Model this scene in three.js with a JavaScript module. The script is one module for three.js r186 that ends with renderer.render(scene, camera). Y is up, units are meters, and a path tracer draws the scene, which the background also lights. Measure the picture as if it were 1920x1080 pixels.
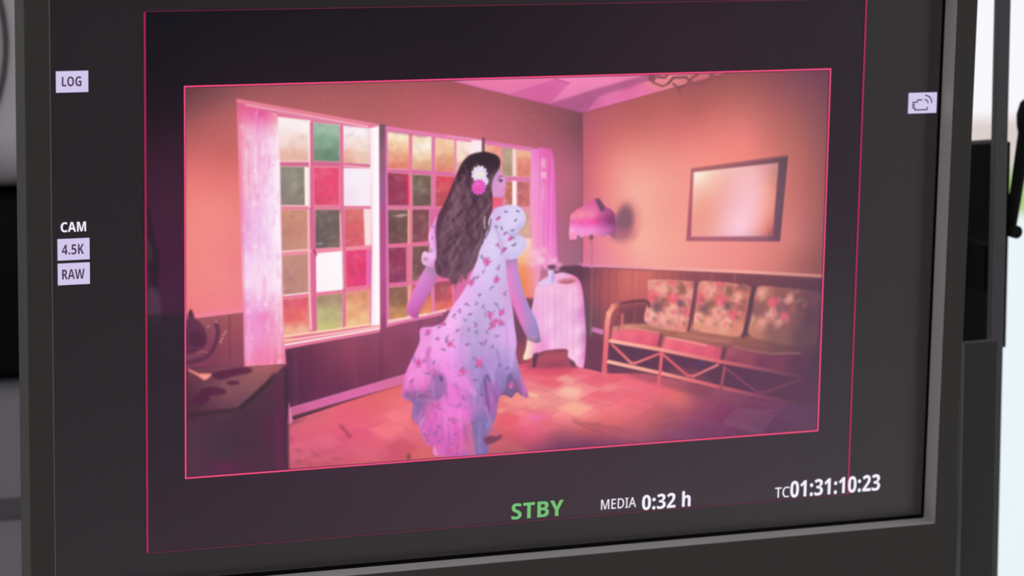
import * as THREE from 'three';
import { RoundedBoxGeometry } from 'three/addons/geometries/RoundedBoxGeometry.js';
import { mergeGeometries } from 'three/addons/utils/BufferGeometryUtils.js';
import { FontLoader } from 'three/addons/loaders/FontLoader.js';

// ---------------------------------------------------------------- camera, sky, exposure
const scene = new THREE.Scene();
const renderer = new THREE.WebGLRenderer();
renderer.toneMapping = THREE.LinearToneMapping;
renderer.toneMappingExposure = 1;
renderer.shadowMap.enabled = true;

const camera = new THREE.PerspectiveCamera(10.862, 1920 / 1080, 0.05, 200);
camera.position.set(-0.6231, 1.5461, 1.5657);
camera.up.set(0.05046, 0.98356, -0.17339);
camera.lookAt(-0.6231 + 0.36226, 1.5461 - 0.17981, 1.5657 - 0.91457);
camera.focus = 1.665;
camera.userData.fStop = 9;

// bright overcast sky, the same in every direction
const SKY = 1.25;
const skyData = new Float32Array(16 * 8 * 4);
for (let i = 0; i < 16 * 8; i++) skyData.set([SKY * 0.985, SKY * 0.985, SKY, 1], i * 4);
const sky = new THREE.DataTexture(skyData, 16, 8, THREE.RGBAFormat, THREE.FloatType);
sky.mapping = THREE.EquirectangularReflectionMapping;
sky.needsUpdate = true;
scene.background = sky;
scene.environment = sky;

// ---------------------------------------------------------------- helpers
let seed = 7;
const rnd = () => { seed = (seed * 1664525 + 1013904223) >>> 0; return seed / 4294967296; };
const rr = (a, b) => a + (b - a) * rnd();
function mesh(name, geometry, material, parent) {
  const o = new THREE.Mesh(geometry, material);
  o.name = name; o.castShadow = o.receiveShadow = true;
  parent.add(o);
  return o;
}
function thing(name, label, category, x, y, z) {
  const g = new THREE.Group();
  g.name = name; g.position.set(x, y, z); g.userData = { label, category };
  scene.add(g);
  return g;
}
function structure(name, geometry, material) { const o = mesh(name, geometry, material, scene); o.userData.kind = 'structure'; return o; }
const box = (w, h, d, x, y, z, r = 0) => (r ? new RoundedBoxGeometry(w, h, d, 3, r) : new THREE.BoxGeometry(w, h, d)).translate(x, y, z);
function speckle(size, lo, hi, tint = [1, 1, 1]) {         // fine grain of a plastic, cloth or paved surface
  const d = new Uint8Array(size * size * 4);
  for (let i = 0; i < size * size; i++) {
    const v = lo + (hi - lo) * rnd();
    d.set([v * tint[0], v * tint[1], v * tint[2], 255], i * 4);
  }
  const t = new THREE.DataTexture(d, size, size);
  t.wrapS = t.wrapT = THREE.RepeatWrapping; t.magFilter = THREE.LinearFilter; t.needsUpdate = true;
  return t;
}
const grain = speckle(128, 100, 155);
const plastic = (r, g, b, roughness = 0.5) => new THREE.MeshStandardMaterial({ color: new THREE.Color(r, g, b), roughness, bumpMap: grain, bumpScale: 0.00004 });

// ---------------------------------------------------------------- the video picture that the monitor shows
// The monitor's LCD is flat: what it shows is a video frame, drawn here as a flat image in the
// picture's own layout. One unit is about 0.31 mm on the glass; the recorded frame is 1240 x 689
// units, the surround outside it is shown too.
const UNIT = 0.386 / 1240, FRAME_W = 1240, FRAME_H = 688.6;
const IMG = { x: -71, y: -131, w: 1382, h: 951 };
const TEX_W = 2048, TEX_H = Math.round(TEX_W * IMG.h / IMG.w), K = TEX_W / IMG.w;
const newCanvas = () => { const c = document.createElement('canvas'); c.width = TEX_W; c.height = TEX_H; return c; };
const canvas = newCanvas(), ctx = canvas.getContext('2d');
const layer = newCanvas(), lctx = layer.getContext('2d');
const tiny = document.createElement('canvas');
const P = (s) => s.split(' ').map((t) => t.split(',').map(Number));
const F = (s) => s.split(' ').map((t) => { const a = t.split(','); const n = parseInt(a[2], 16); return [+a[0], +a[1], n >> 16, (n >> 8) & 255, n & 255]; });
for (const c of [ctx, lctx]) c.setTransform(K, 0, 0, K, -IMG.x * K, -IMG.y * K);
function trace(c, pts, smooth, closed = true) {
  c.beginPath();
  const n = pts.length;
  if (!smooth) { pts.forEach((p, i) => (i ? c.lineTo(...p) : c.moveTo(...p))); if (closed) c.closePath(); return; }
  const at = (i) => (closed ? pts[(i + n) % n] : pts[Math.min(n - 1, Math.max(0, i))]);
  c.moveTo(...pts[0]);
  for (let i = 0; i < (closed ? n : n - 1); i++) {
    const [a, b, d, e] = [at(i - 1), at(i), at(i + 1), at(i + 2)];
    c.bezierCurveTo(b[0] + (d[0] - a[0]) / 6, b[1] + (d[1] - a[1]) / 6, d[0] - (e[0] - b[0]) / 6, d[1] - (e[1] - b[1]) / 6, d[0], d[1]);
  }
}
const soften = (c, soft) => { c.filter = soft ? `blur(${(soft * K).toFixed(2)}px)` : 'none'; };
const limit = (c, pts, pad) => {                            // keeps the soft brushes to the box they can reach
  let x0 = 1e9, y0 = 1e9, x1 = -1e9, y1 = -1e9;
  for (const [x, y] of pts) { x0 = Math.min(x0, x); y0 = Math.min(y0, y); x1 = Math.max(x1, x); y1 = Math.max(y1, y); }
  c.beginPath(); c.rect(x0 - pad, y0 - pad, x1 - x0 + 2 * pad, y1 - y0 + 2 * pad); c.clip();
  return [x0 - pad, y0 - pad, x1 + pad, y1 + pad];
};
/** A smooth blend (multiquadric) through the colours given at points. */
function blend(colours) {
  const xs = colours.map((k) => k[0]), ys = colours.map((k) => k[1]), far = Math.hypot(Math.max(...xs) - Math.min(...xs), Math.max(...ys) - Math.min(...ys)), S = Math.max(10, Math.min(100, far / 9));
  const n = colours.length, N = n + 3, q = colours.map((k) => [k[0] / S, k[1] / S]);
  const U = (a, b) => { const r = (a[0] - b[0]) ** 2 + (a[1] - b[1]) ** 2; return -Math.sqrt(r + 0.03); };
  const A = [];
  for (let i = 0; i < N; i++) {
    const row = new Float64Array(N + 3);
    if (i < n) { for (let j = 0; j < n; j++) row[j] = U(q[i], q[j]); row[i] += 0.02; row[n] = 1; row[n + 1] = q[i][0]; row[n + 2] = q[i][1]; for (let c = 0; c < 3; c++) row[N + c] = colours[i][2 + c]; }
    else for (let j = 0; j < n; j++) row[j] = i === n ? 1 : q[j][i - n - 1];
    A.push(row);
  }
  for (let c = 0; c < N; c++) {
    let p = c;
    for (let i = c + 1; i < N; i++) if (Math.abs(A[i][c]) > Math.abs(A[p][c])) p = i;
    [A[c], A[p]] = [A[p], A[c]];
    const d = A[c][c] || 1e-9;
    for (let i = 0; i < N; i++) if (i !== c) { const f = A[i][c] / d; if (f) for (let j = c; j < N + 3; j++) A[i][j] -= f * A[c][j]; }
  }
  const w = A.map((row, i) => [0, 1, 2].map((c) => row[N + c] / (row[i] || 1e-9)));
  const lo = [0, 1, 2].map((c) => Math.min(...colours.map((k) => k[2 + c])) - 2), hi = [0, 1, 2].map((c) => Math.max(...colours.map((k) => k[2 + c])) + 2);
  return (x, y, out) => {
    const p = [x / S, y / S];
    for (let c = 0; c < 3; c++) out[c] = w[n][c] + w[n + 1][c] * p[0] + w[n + 2][c] * p[1];
    for (let i = 0; i < n; i++) { const u = U(p, q[i]); out[0] += w[i][0] * u; out[1] += w[i][1] * u; out[2] += w[i][2] * u; }
    for (let c = 0; c < 3; c++) out[c] = Math.max(lo[c], Math.min(hi[c], out[c]));
  };
}
function near(colours) {                                     // for outlines with few colours
  return (x, y, out) => {
    let s = 0; out[0] = out[1] = out[2] = 0;
    for (const k of colours) { const q = 1 / ((k[0] - x) ** 2 + (k[1] - y) ** 2 + 40) ** 1.4; s += q; for (let c = 0; c < 3; c++) out[c] += q * k[2 + c]; }
    for (let c = 0; c < 3; c++) out[c] /= s;
  };
}
/** Fills an outline with the colours given at points inside it, blended between them. */
function area(pts, colours, soft = 0.8, smooth = false) {
  lctx.save();
  const [x0, y0, x1, y1] = limit(lctx, pts, 8);
  lctx.clearRect(x0, y0, x1 - x0, y1 - y0);
  const cell = Math.max(2, Math.min(7, (x1 - x0) / 40)), w = Math.ceil((x1 - x0) / cell) + 1, h = Math.ceil((y1 - y0) / cell) + 1;
  tiny.width = w; tiny.height = h;
  const t = tiny.getContext('2d'), im = t.createImageData(w, h), get = colours.length > 9 ? blend(colours) : near(colours), o = [0, 0, 0];
  for (let j = 0; j < h; j++) for (let i = 0; i < w; i++) { get(x0 + (i + 0.5) * cell, y0 + (j + 0.5) * cell, o); im.data.set([o[0], o[1], o[2], 255], (j * w + i) * 4); }
  t.putImageData(im, 0, 0);
  lctx.imageSmoothingEnabled = true; lctx.imageSmoothingQuality = 'high';
  lctx.drawImage(tiny, x0, y0, w * cell, h * cell);
  lctx.globalCompositeOperation = 'destination-in'; soften(lctx, soft); lctx.fillStyle = '#fff'; trace(lctx, pts, smooth); lctx.fill();
  lctx.restore();
  const sx = Math.max(0, Math.ceil((x0 - IMG.x) * K) + 2), sy = Math.max(0, Math.ceil((y0 - IMG.y) * K) + 2), sw = Math.min(TEX_W, Math.floor((x1 - IMG.x) * K) - 2) - sx, sh = Math.min(TEX_H, Math.floor((y1 - IMG.y) * K) - 2) - sy;
  ctx.save(); ctx.setTransform(1, 0, 0, 1, 0, 0); ctx.drawImage(layer, sx, sy, sw, sh, sx, sy, sw, sh); ctx.restore();
}
function fill(pts, colour, soft = 0.8, alpha = 1, smooth = false) {
  ctx.save(); limit(ctx, pts, 4 + 3 * soft); soften(ctx, soft); ctx.globalAlpha = alpha; ctx.fillStyle = '#' + colour; trace(ctx, pts, smooth); ctx.fill(); ctx.restore();
}
function line(pts, colour, width, soft = 0.6, alpha = 1, smooth = false) {
  ctx.save(); limit(ctx, pts, width + 2 + 3 * soft); soften(ctx, soft); ctx.globalAlpha = alpha; ctx.strokeStyle = '#' + colour; ctx.lineWidth = width; ctx.lineJoin = 'round'; ctx.lineCap = 'butt';
  trace(ctx, pts, smooth, false); ctx.stroke(); ctx.restore();
}
/** A line whose colour changes from point to point. */
function ramp(pts, colours, width, soft = 0.6) {
  for (let i = 0; i + 1 < pts.length; i++) {
    const g = ctx.createLinearGradient(...pts[i], ...pts[i + 1]);
    g.addColorStop(0, '#' + colours[i]); g.addColorStop(1, '#' + colours[i + 1]);
    ctx.save(); limit(ctx, [pts[i], pts[i + 1]], width + 2 + 3 * soft); soften(ctx, soft); ctx.strokeStyle = g; ctx.lineWidth = width; ctx.lineCap = 'round'; trace(ctx, [pts[i], pts[i + 1]], false, false); ctx.stroke(); ctx.restore();
  }
}
function dot(x, y, rx, ry, colour, soft = 0.8, alpha = 1, turn = 0) {
  const r = Math.min(rx, ry), k = Math.min(1, 1.3 * soft / r), g = ctx.createRadialGradient(0, 0, 0, 0, 0, 1 + k);
  g.addColorStop(0, '#' + colour); g.addColorStop(Math.max(0, (1 - k) / (1 + k)), '#' + colour); g.addColorStop(1 / (1 + k), '#' + colour + '80'); g.addColorStop(1, '#' + colour + '00');
  ctx.save(); ctx.globalAlpha = alpha; ctx.translate(x, y); ctx.rotate(turn); ctx.scale(rx, ry); ctx.fillStyle = g; ctx.beginPath(); ctx.arc(0, 0, 1 + k, 0, Math.PI * 2); ctx.fill(); ctx.restore();
}
function inside(pts, draw, smooth = false) { ctx.save(); trace(ctx, pts, smooth); ctx.clip(); draw(); ctx.restore(); }

// ---- surround: the dimmed image outside the recorded frame
area([[-71, -131], [1311, -131], [1311, 820], [-71, 820]], F('-63.3,-60.7,252228 -35.5,31.7,2c242b -35.9,124.1,3e2936 -34.4,217.2,482b3d -34.7,310.8,4a2a40 -35,381.4,4a2c42 -46.7,442.1,362b36 -37.8,595,32292f -9.3,722.2,362b33 247,751.9,392d34 246.8,717.5,3c2d38 659.3,748.8,3d3038 658.8,723.5,403039 1094.4,735,3a3238 1282.6,69.9,2c252b 1285.3,272.7,2f272f 1285.7,478,342e35 1285,686,363037 541.5,-47.1,2a2429 959.6,-47.6,33262e 242.5,-53.9,2a252a'), 0);
fill(P('-69.3,201.8 -61.8,216 -55.5,272.3 -47.9,282 -46.1,310.2 -50.1,347.6 -55.9,366.1 -62.4,347 -68.7,281'), '2f2a30', 2, 0.75);
fill(P('-70.5,252.9 -59.3,281.5 -61.3,300.1 -69.8,299.7'), '4c3d44', 2, 0.6);
fill(P('-65.3,346.8 -50.1,352.3 -43.7,404.5 -50.4,415.5 -69.4,403.1 -70.1,365.4'), '584452', 3, 0.6, true);
fill(P('-73.1,393.4 -1.6,397.3 -2.4,693.7 -74.8,707.5'), '332c34', 3, 0.8);

const frame = P('0,0 1240,0 1240,688.6 -0,688.6');
ctx.save(); trace(ctx, frame); ctx.clip();

// ---- the room in the picture: walls, ceiling, floor
const wallLeft = P('-7.1,-4.3 483.4,-0.9 741.9,65.9 748.3,348.9 405.8,439.1 186.1,474.9 -8.4,415.9');
area(wallLeft, F('7.1,14.5,6e4348 68.9,18,8a5053 165.1,18.9,a2585c 282.4,40.9,ad5c60 341.8,56.8,b05d62 401.4,34.9,b05a60 491.8,18.3,a5545c 492.5,70.9,c5606d 594.8,83.7,b45e6a 646.8,104.7,aa5a66 708.7,77.5,884d58 737.5,102.7,7a4856 721.8,199.9,b05f76 705,150.4,ad5b70 713,278.1,a86079 737.2,328.5,9a6279 739.7,249.7,985a68 6.9,70,a4575a 49.8,57.4,aa5a5c 88,44.6,ad5c5e 6.8,125.6,cf6868 78.4,118.8,c96462 11.4,163,e47673 73.6,156.1,de706e 11.3,219.1,f0837b 49.6,220.7,f08681 92.9,222.5,ec7e7b 11.1,313,f18381 68.7,334.7,f08482 95.8,317.1,ec7a80 6.1,388.3,ee7a80 93,378.7,ee7c86'), 0.5);
inside(wallLeft, () => { for (let i = 0; i < 500; i++) dot(rr(0, 770), rr(0, 430), rr(2, 7), rr(1.2, 3), i % 2 ? 'ffb0a0' : '8c3c44', 1.6, rr(0.02, 0.07), rr(-0.8, 0.2)); });
const ceiling = P('483.4,1 1068.9,-15.6 1028.1,0.2 741.9,65.9');
area(ceiling, F('491.5,2.1,e070a0 542.3,5.4,ec76a6 593.5,6.7,ea78a8 624.6,21.9,dc689c 676.3,23.3,d8629a 707.4,19.3,ee7cb2 770,11.3,f080ae 801.5,7.2,ec7aa8 833.7,27.6,c45c8c 770.8,45.3,b65890 739.6,59,a85684 792,50.8,e070a6 844.6,37.6,e4709c 886.8,24.1,e27a90 918.7,20.1,e08084 961.4,11.3,c86a72'), 0.6);
inside(ceiling, () => {
  fill(P('501.6,0.5 681,1.3 593.8,25.9'), 'e878a6', 1.5, 0.55);
  fill(P('595.9,26 684.2,2.3 715.6,11.8 676.8,47.5'), 'd2609a', 1.2, 0.75);
  line(P('684.2,1.3 715.6,11.8'), '8a4862', 1.6, 0.6, 0.8);
  line(P('594.8,25.9 682.1,2.2'), 'f28cb6', 2, 1, 0.5);
  fill(P('676.8,46.5 715.6,11.8 843.5,-2.4 870.1,-0.8 843.7,6.4 770.2,21'), 'f080b0', 1.2, 0.6);
  fill(P('672.7,49.3 770.2,22 864.8,0.1 888.4,5.6 768.5,37.5 744,65 734.5,64.7'), 'a8547c', 1.6, 0.8);
  fill(P('729.3,63.6 758.2,45 768.5,37.5 744,65'), 'b45c98', 1.5, 0.6);
  fill(P('747.1,65.1 772.8,39.5 880.1,15.1 914.6,25.8'), 'e26fa2', 1.2, 0.7);
  fill(P('860,18.5 888.5,9.5 920.9,20.1 897.6,29.3'), 'e28484', 3, 0.7);
});
line(P('483.4,0 614.5,34.2 741.9,66.9'), '8c4a62', 2, 1, 0.55);
const wallRight = P('741.9,65.9 1028.1,0.2 1068.9,-15.6 1245.7,-11.4 1244.9,393.5 748.2,346.9');
area(wallRight, F('748.6,83.6,b05868 752,142.3,c4606f 755.5,201.2,cc6878 759.2,270.3,da6c80 766.7,320,dc7490 774.3,192.1,e07478 781.9,291,ea8088 804.1,114.7,cf6a6a 815.7,154.3,e88680 837.7,184.7,f29c8e 849.3,219.7,f3a698 876.5,235.6,f3a496 875.4,196,f2a191 862.5,314.5,f5a899 825.4,327.7,f09290 861.7,82.2,bc625f 889.3,117.5,d87470 909.1,59.1,b65f5c 942.8,109.4,d87070 963,65.6,b45e5c 961.9,26.1,9e5357 1016.3,37.4,a85a57 1006.8,81.7,cc6a66 1070.5,29,a05856 1124.8,15.5,8c4b53 1180.1,17,7c4654 1226.5,11.2,6e3e51 1228.5,118.6,8a5054 1231.7,199.4,985656 1233,290.8,9c585a 1232.8,372.4,8c5052 1073,103.6,d87470 1074.2,138.5,ea7e77 965.6,149.7,ee877e 923.5,187.9,f0948a 914.7,257.1,f1998d 927.8,337.6,f39c91 1015.1,341.7,ef8f88 1081.5,355,e88480 1148.2,358.2,cc736e 1193,360.3,a8605e 1188.8,248.3,ba6864 1185.3,157.4,b0625e 1160.9,96.3,a85e5a 1174.6,318.7,c87470 1117.3,115,c46a66'), 0.6);
line(P('741.9,65.9 742.8,151.7 746.1,345.8'), '8a4a58', 2, 1.2, 0.5);
// chandelier arms at the top of the picture
const chandelier = P('867.9,-1.8 1032.4,-2.6 1021.9,9 993.9,14.2 961.6,19.2 938.3,28.4 934.3,40.1 927.5,26.2 901.7,22.5 877.9,13.1');
inside(frame, () => {
  dot(877.7, 5.3, 8, 8, '7d4a5a', 1.5, 0.9);
  for (const [s, c, w] of [[P('873.4,3.2 882.2,15.2 899.5,21.5 912.2,16 920.5,6.4'), '8a4a54', 3], [P('886.2,3.5 903.3,5.9 909.6,0.2'), '7a4650', 3.5], [P('909,17.8 919.4,6.3 946.2,6 952.9,13.1'), '764550', 3.5], [P('918.6,16.1 927.4,23.2 942.4,23.6 950.8,16 959.1,6.4 971.9,0.8'), '7e4852', 3.2], [P('952.8,11.1 963.8,20.3 983.2,18.8 993.7,9.2 997.8,0.5'), '8a4c54', 3], [P('991.4,4.2 1002.2,3.5 1015.4,10.8 1030.3,0.3'), '8a4c54', 2.6], [P('932.7,23.4 934.2,36.2'), '8c4a52', 4.5]]) line(s, c, w + 0.6, 0.9, 1);
});

// ---- panelling below the rail on the left wall, and under the windows
const panelLeft = P('-1.6,403 103.6,397.4 181.1,465 357.3,443.2 476.9,418.6 652.6,403.4 748.2,346.9 788.6,350.8 793.4,551.2 644.8,541.9 406.8,532.1 188.4,583.4 78.4,506.8 -1.9,501.8');
area(panelLeft, F('39.7,418.6,90505a 97.8,412.3,9c5058 88.1,459.5,8e4656 39.6,466.2,7c3e52 97.9,488.8,84445a 186.1,479.7,522e46 205.9,505.1,5e3049 245.5,488.1,70364f 295.4,481.4,8a425a 335.5,474,84405a 365.7,475.8,8c4460 406.1,468.4,82405a 426.3,450,904868 191.3,552.5,4c2b44 206.2,572.9,582d48 265.9,562.2,642f4c 295.7,520.3,743650 346.1,538.1,70354f 391.4,516.4,7c3c56 693.4,346.2,5e3c50 735.7,353.2,583a4c 736.9,407.8,6a3c50 653.4,443,743e54 622.3,461.1,6c3c54 770.6,489.5,603850 771.8,539.8,683a50 654.9,522.6,a04858'), 0.6);
inside(panelLeft, () => { for (let i = 0; i < 22; i++) { const x = -10 + i * 40 + rr(-8, 8); line([[x, 380], [x + 6, 640]], rnd() < 0.5 ? '4a2840' : '9a5064', rr(3, 12), 3, rr(0.06, 0.2)); } });
line(P('78.4,401.7 79.4,495.4'), '6a3448', 2.5, 1, 0.6);
line(P('-1.6,402.1 103.6,395.5'), 'ef7e96', 9, 0.8);
line(P('-1.6,407.8 103.6,400.2'), '8c4656', 2, 0.8, 0.6);

// ---- floor
const floor = P('182.6,602.4 409,543 639.2,523.7 752.2,524.5 803.9,541.7 1251.8,569.2 1256.8,694.5 -9.2,693.2');
area(floor, F('196.5,611.1,d25d73 206.5,641.1,dc5775 246.2,599.9,d65f6f 296.1,580.8,e25d71 346.3,564.5,dc6165 391.8,553.7,e06763 246.5,653.7,d65777 206.6,665.5,c8556f 296.7,667.1,d25573 286.3,617.3,e65777 347,641.2,e65979 382.3,619,f26b7f 407.5,596,f06d7f 347.4,680.6,d65f6f 393.1,672.1,cc516b 206.7,691.9,be5567 246.6,683.1,c25365 418.9,693.8,d05f5f 296.9,691.7,cc5565 614.1,584.9,f08d83 656.1,587.6,f2908b 719.4,579.7,f2a599 655.4,547.6,e65573 708.1,545.9,e45573 761.6,561.2,e85f75 615,634.9,e86173 656.9,624.7,f06d87 709.9,631.3,f07983 762.9,617.7,f48b8d 815.5,574.7,ea6975 816.4,613.2,f06d7f 870,598.5,ea6579 918.7,589.4,e4616f 763.6,650.1,d86163 817.2,643.7,da6769 865.8,644.9,c85d67 657.6,664.9,ce5571 615.6,672,b84d5f 658,685.1,94475f 710.7,668.7,8c435d 764.3,680.5,74375b 818.2,686.4,78375b 872.2,680,94475f 898.6,649.2,ae575f 926.2,661.3,8e455f 930.6,625.8,b25963 980.6,646.6,883f5d 981.2,667.1,78395d 1035.5,637.9,78375b 1092,664.4,643557 1147.3,645.4,5b3356 1204.7,670,523552 1224.2,588.2,5c3557 957.4,604.1,d26365 937.9,611,d86167 1012.4,605.6,8c455f 978.7,583,8a435b 1090.2,610.7,6a3759'), 0.6);
inside(floor, () => {
  // parquet squares, each of narrow strips laid one way or the other
  const V1 = [1443.4, 308.2], V2 = [-129.9, 266.1], O = [758.3, 510.8];
  const at = (a, b) => { const p = 0.058 * a, q = 0.04 * b, w = 1 - p - q; return [(O[0] - p * V1[0] - q * V2[0]) / w, (O[1] - p * V1[1] - q * V2[1]) / w]; };
  for (let i = -1; i < 14; i++) for (let j = -1; j < 16; j++) {
    if (0.058 * (i + 1) + 0.04 * (j + 1) > 0.86) continue;
    const light = rnd() < 0.5, way = (i + j) % 2 === 0, mid = at(i + 0.5, j + 0.5), dim = mid[0] > 820 || mid[1] > 640 ? 0.4 : 1;
    fill([at(i, j), at(i + 1, j), at(i + 1, j + 1), at(i, j + 1)], way ? (light ? 'ffb49c' : 'f49a8c') : (light ? 'c84458' : 'b84a54'), 1.2, dim * rr(0.05, 0.2));
    for (let k = 0; k < 4; k++) { const f = k / 4, g = f + 0.25; fill(way ? [at(i + f, j), at(i + g, j), at(i + g, j + 1), at(i + f, j + 1)] : [at(i, j + f), at(i + 1, j + f), at(i + 1, j + g), at(i, j + g)], ['ffc0a8', 'a83c50', 'f08c84', '8c3c4c'][Math.floor(rnd() * 4)], 0.9, dim * rr(0, 0.1)); }
    line([at(i, j), at(i + 1, j), at(i + 1, j + 1)], '8c3a4c', 1.2, 0.7, 0.14);
  }
  for (const [s, c, a] of [
    [P('702.5,579.6 721.4,571.8 754.5,578.9 737.8,593.9'), 'f4b49e', 0.9], [P('765.4,587.7 780.3,583.6 811.7,594.7 785.2,609.1 746.4,596.5'), 'ea6270', 0.8], [P('701,611.6 733.7,599.7 776.7,612.6 747.1,628.8'), 'f6a890', 0.8],
    [P('656.7,559.6 685,551.4 721.2,561.7 698.1,573.3'), 'e6566a', 0.75], [P('583.2,615.8 606.2,611.3 632.6,624.1 615.1,639.9 583.6,637.7'), 'e25868', 0.8], [P('643.3,576.8 668.7,583.4 661.4,588.9 645.6,583.9'), 'f8c0a0', 0.8], [P('583.1,605.8 601.9,605 591.5,612.3'), 'f8b098', 0.8],
    [P('697.8,557.2 716.6,548.4 742.4,560 729.8,569.3'), 'f0a090', 0.7], [P('783.4,578.7 804.6,570 826.4,579.5 805.1,588.2'), 'f0888a', 0.7], [P('832.1,594 858.9,585.6 886.3,599.5 859.5,607.9'), 'e85e70', 0.7], [P('735.4,630 759.1,639.7 776.5,651 731.3,637.8'), 'c45c58', 0.6],
    [P('657,632.8 688.6,624.8 710.2,646.4 678.6,656.3'), 'e06470', 0.6], [P('635.2,593.2 666.7,588.3 698.7,601.4 656.6,612.7'), 'f49a88', 0.6], [P('748.5,641 774.4,652.9 817.6,659.9 784.9,643.5'), '9a5058', 0.6], [P('803.3,649.8 828.3,656.6 872.1,675.9 817.6,659.9'), '9c4c56', 0.7],
    [P('367.5,658.4 399.9,645.9 433.9,665.1 398.3,686.3'), 'c85062', 0.7], [P('310.2,589.6 346.4,574.3 387.1,584.8 351.7,604.1'), 'e0606a', 0.6], [P('206.4,611.8 266.1,594.4 306.4,608.9 256.3,629.9'), 'e2606e', 0.5], [P('336.8,625.7 372.1,613.4 407.9,631.6 372.4,646.9'), 'f27a7c', 0.55], [P('286.5,646.7 336.8,635.5 377.6,655.1 337.1,670'), 'd6586c', 0.5], [P('366.9,603.2 407.5,594.1 423.2,626.7 395.7,630.7'), 'f4787c', 0.6], [P('639.5,541.6 718.5,536.5 750.7,548.5 687.1,550.6'), 'd84c5e', 0.6]]) fill(s, c, 2, a);
  line(P('736.7,638.2 763.7,652.1 796.2,664.5'), '7a4656', 3, 1.5, 0.6); line(P('762.4,594.5 784,603 816.3,609.1'), 'f09a8c', 2, 1.2, 0.5);
  line(P('282.3,613.1 292.4,623.6 303.6,639.1'), '7c3a4a', 4.5, 2, 0.75); dot(414.6, 681.5, 4, 5, '6a4038', 2, 0.8);
  for (const [x, y] of [[206.7, 675.3], [226.6, 683.6], [261.6, 682.2], [206.6, 655.7], [276.7, 675.5], [236.5, 662.8], [191.6, 632.2]]) dot(x, y, rr(5, 9), rr(2, 4), '84464e', 2.5, 0.35, rr(0.2, 1));
  dot(663.2, 626.1, 14, 6, 'ea68a8', 4, 0.8); dot(199.4, 601.6, 16, 5, '8c4850', 3, 0.7, -0.3);
  for (let i = 0; i < 90; i++) { const x = rr(220, 1240), y = rr(520, 700); dot(x, y, rr(8, 26), rr(1.5, 4), rnd() < 0.5 ? '7a3a4c' : 'ffb09a', 2.5, rr(0.03, 0.1), rr(-0.3, 0.35)); }
});
const skirting = P('189.4,576.6 408.8,528.3 409,545 189.5,592.2');
area(skirting, F('191.4,583.6,c4608c 246,572.6,d4629c 326.1,556.4,d866a4 401.8,536.7,d46898'), 0.7);
line(P('189.4,576.6 408.8,528.3'), 'e684b0', 2, 0.8, 0.6); line(P('189.5,594.1 409,547'), 'a04a54', 2.5, 1, 0.6);
fill(P('187.4,563.9 191.4,581.6 195.4,601.3 187.5,606.6 178.6,606 184.5,596.7'), 'e478a4', 0.8);

// ---- panelling and rail on the right wall
const panelRight = P('748.3,348.9 1244.9,392.5 1246.5,579.2 1011.1,564.6 798.8,551.5 755.8,538.8');
area(panelRight, F('752.7,359,603c50 758.1,409,724458 770.2,379.7,8a4a55 771.8,449.6,6a4650 790.1,410.6,a05058 791.5,470.7,844456 810.5,371.8,b45a5c 827.1,397.6,c0605c 853.3,374,d06a66 848.6,398.7,ca6462 902,381.4,b65c5c 972.5,379.9,8c4a53 1038.3,383.2,7e4450 1138.5,398.4,6a3e4c 1234.4,413.5,543848 1197.2,473.1,5a3a48 792.5,510.9,6c3850 771.6,529.7,603650 868.6,545.7,603850 978,562.6,5a3850 770.6,489.5,5c3c4e'), 0.6);
inside(panelRight, () => { for (let i = 0; i < 20; i++) { const x = 785 + i * 16 + rr(-3, 3); line([[x, 345], [x - 1, 470]], rnd() < 0.6 ? '6a3444' : 'e07c74', rr(1.5, 5), 1.2, rr(0.08, 0.22)); } });
ramp(P('741.9,345.6 799.3,350.4 896,359.1 1082.2,375.2 1244.8,391.5'), ['d878b0', 'e88ca8', 'f4a09c', 'f2a49a', 'c07c74'], 6, 0.9);
line(P('746.2,350.7 972.3,370.8 1245,396.6'), '8a4650', 2, 1, 0.6);
line(P('767.9,466.4 792.7,473.8'), 'd074b0', 9, 1);
fill(P('756.7,438.8 767.2,434.4 770.6,489.5 758.3,508.8'), '5f5150', 4, 0.6);

// ---- windows on the left wall
const window1 = P('90.9,23.3 352.9,77.1 357.4,446.1 178.2,469.6 166.3,454.5 93,402.5');
const window2 = P('363.9,79.3 549.1,108.2 553.7,398.2 367.4,439.9');
const window3 = P('553.2,110.3 684.8,135.1 693,326.4 662.7,384.2 557.8,398.4');
function pane(pts, colours, soft = 0.9) {                    // patterned glass: uneven, faintly streaked
  area(pts, colours, soft);
  const us = pts.map((p) => p[0]), vs = pts.map((p) => p[1]), u0 = Math.min(...us), u1 = Math.max(...us), v0 = Math.min(...vs), v1 = Math.max(...vs);
  line([...pts, pts[0]], 'ffd4cc', 1.8, 0.8, 0.4);
  const lit = colours.reduce((a, k) => a + k[2] + k[3] + k[4], 0) / colours.length;
  if (lit < 680) inside(pts, () => { for (let i = 0; i < 40; i++) dot(rr(u0, u1), rr(v0, v1), rr(1.5, 6), rr(1.5, 5), ['fff0e8', '5a3c40', 'ffd0cc', '744850'][i % 4], 2.4, rr(0.03, 0.1), rr(-0.5, 0.5)); });
}
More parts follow.
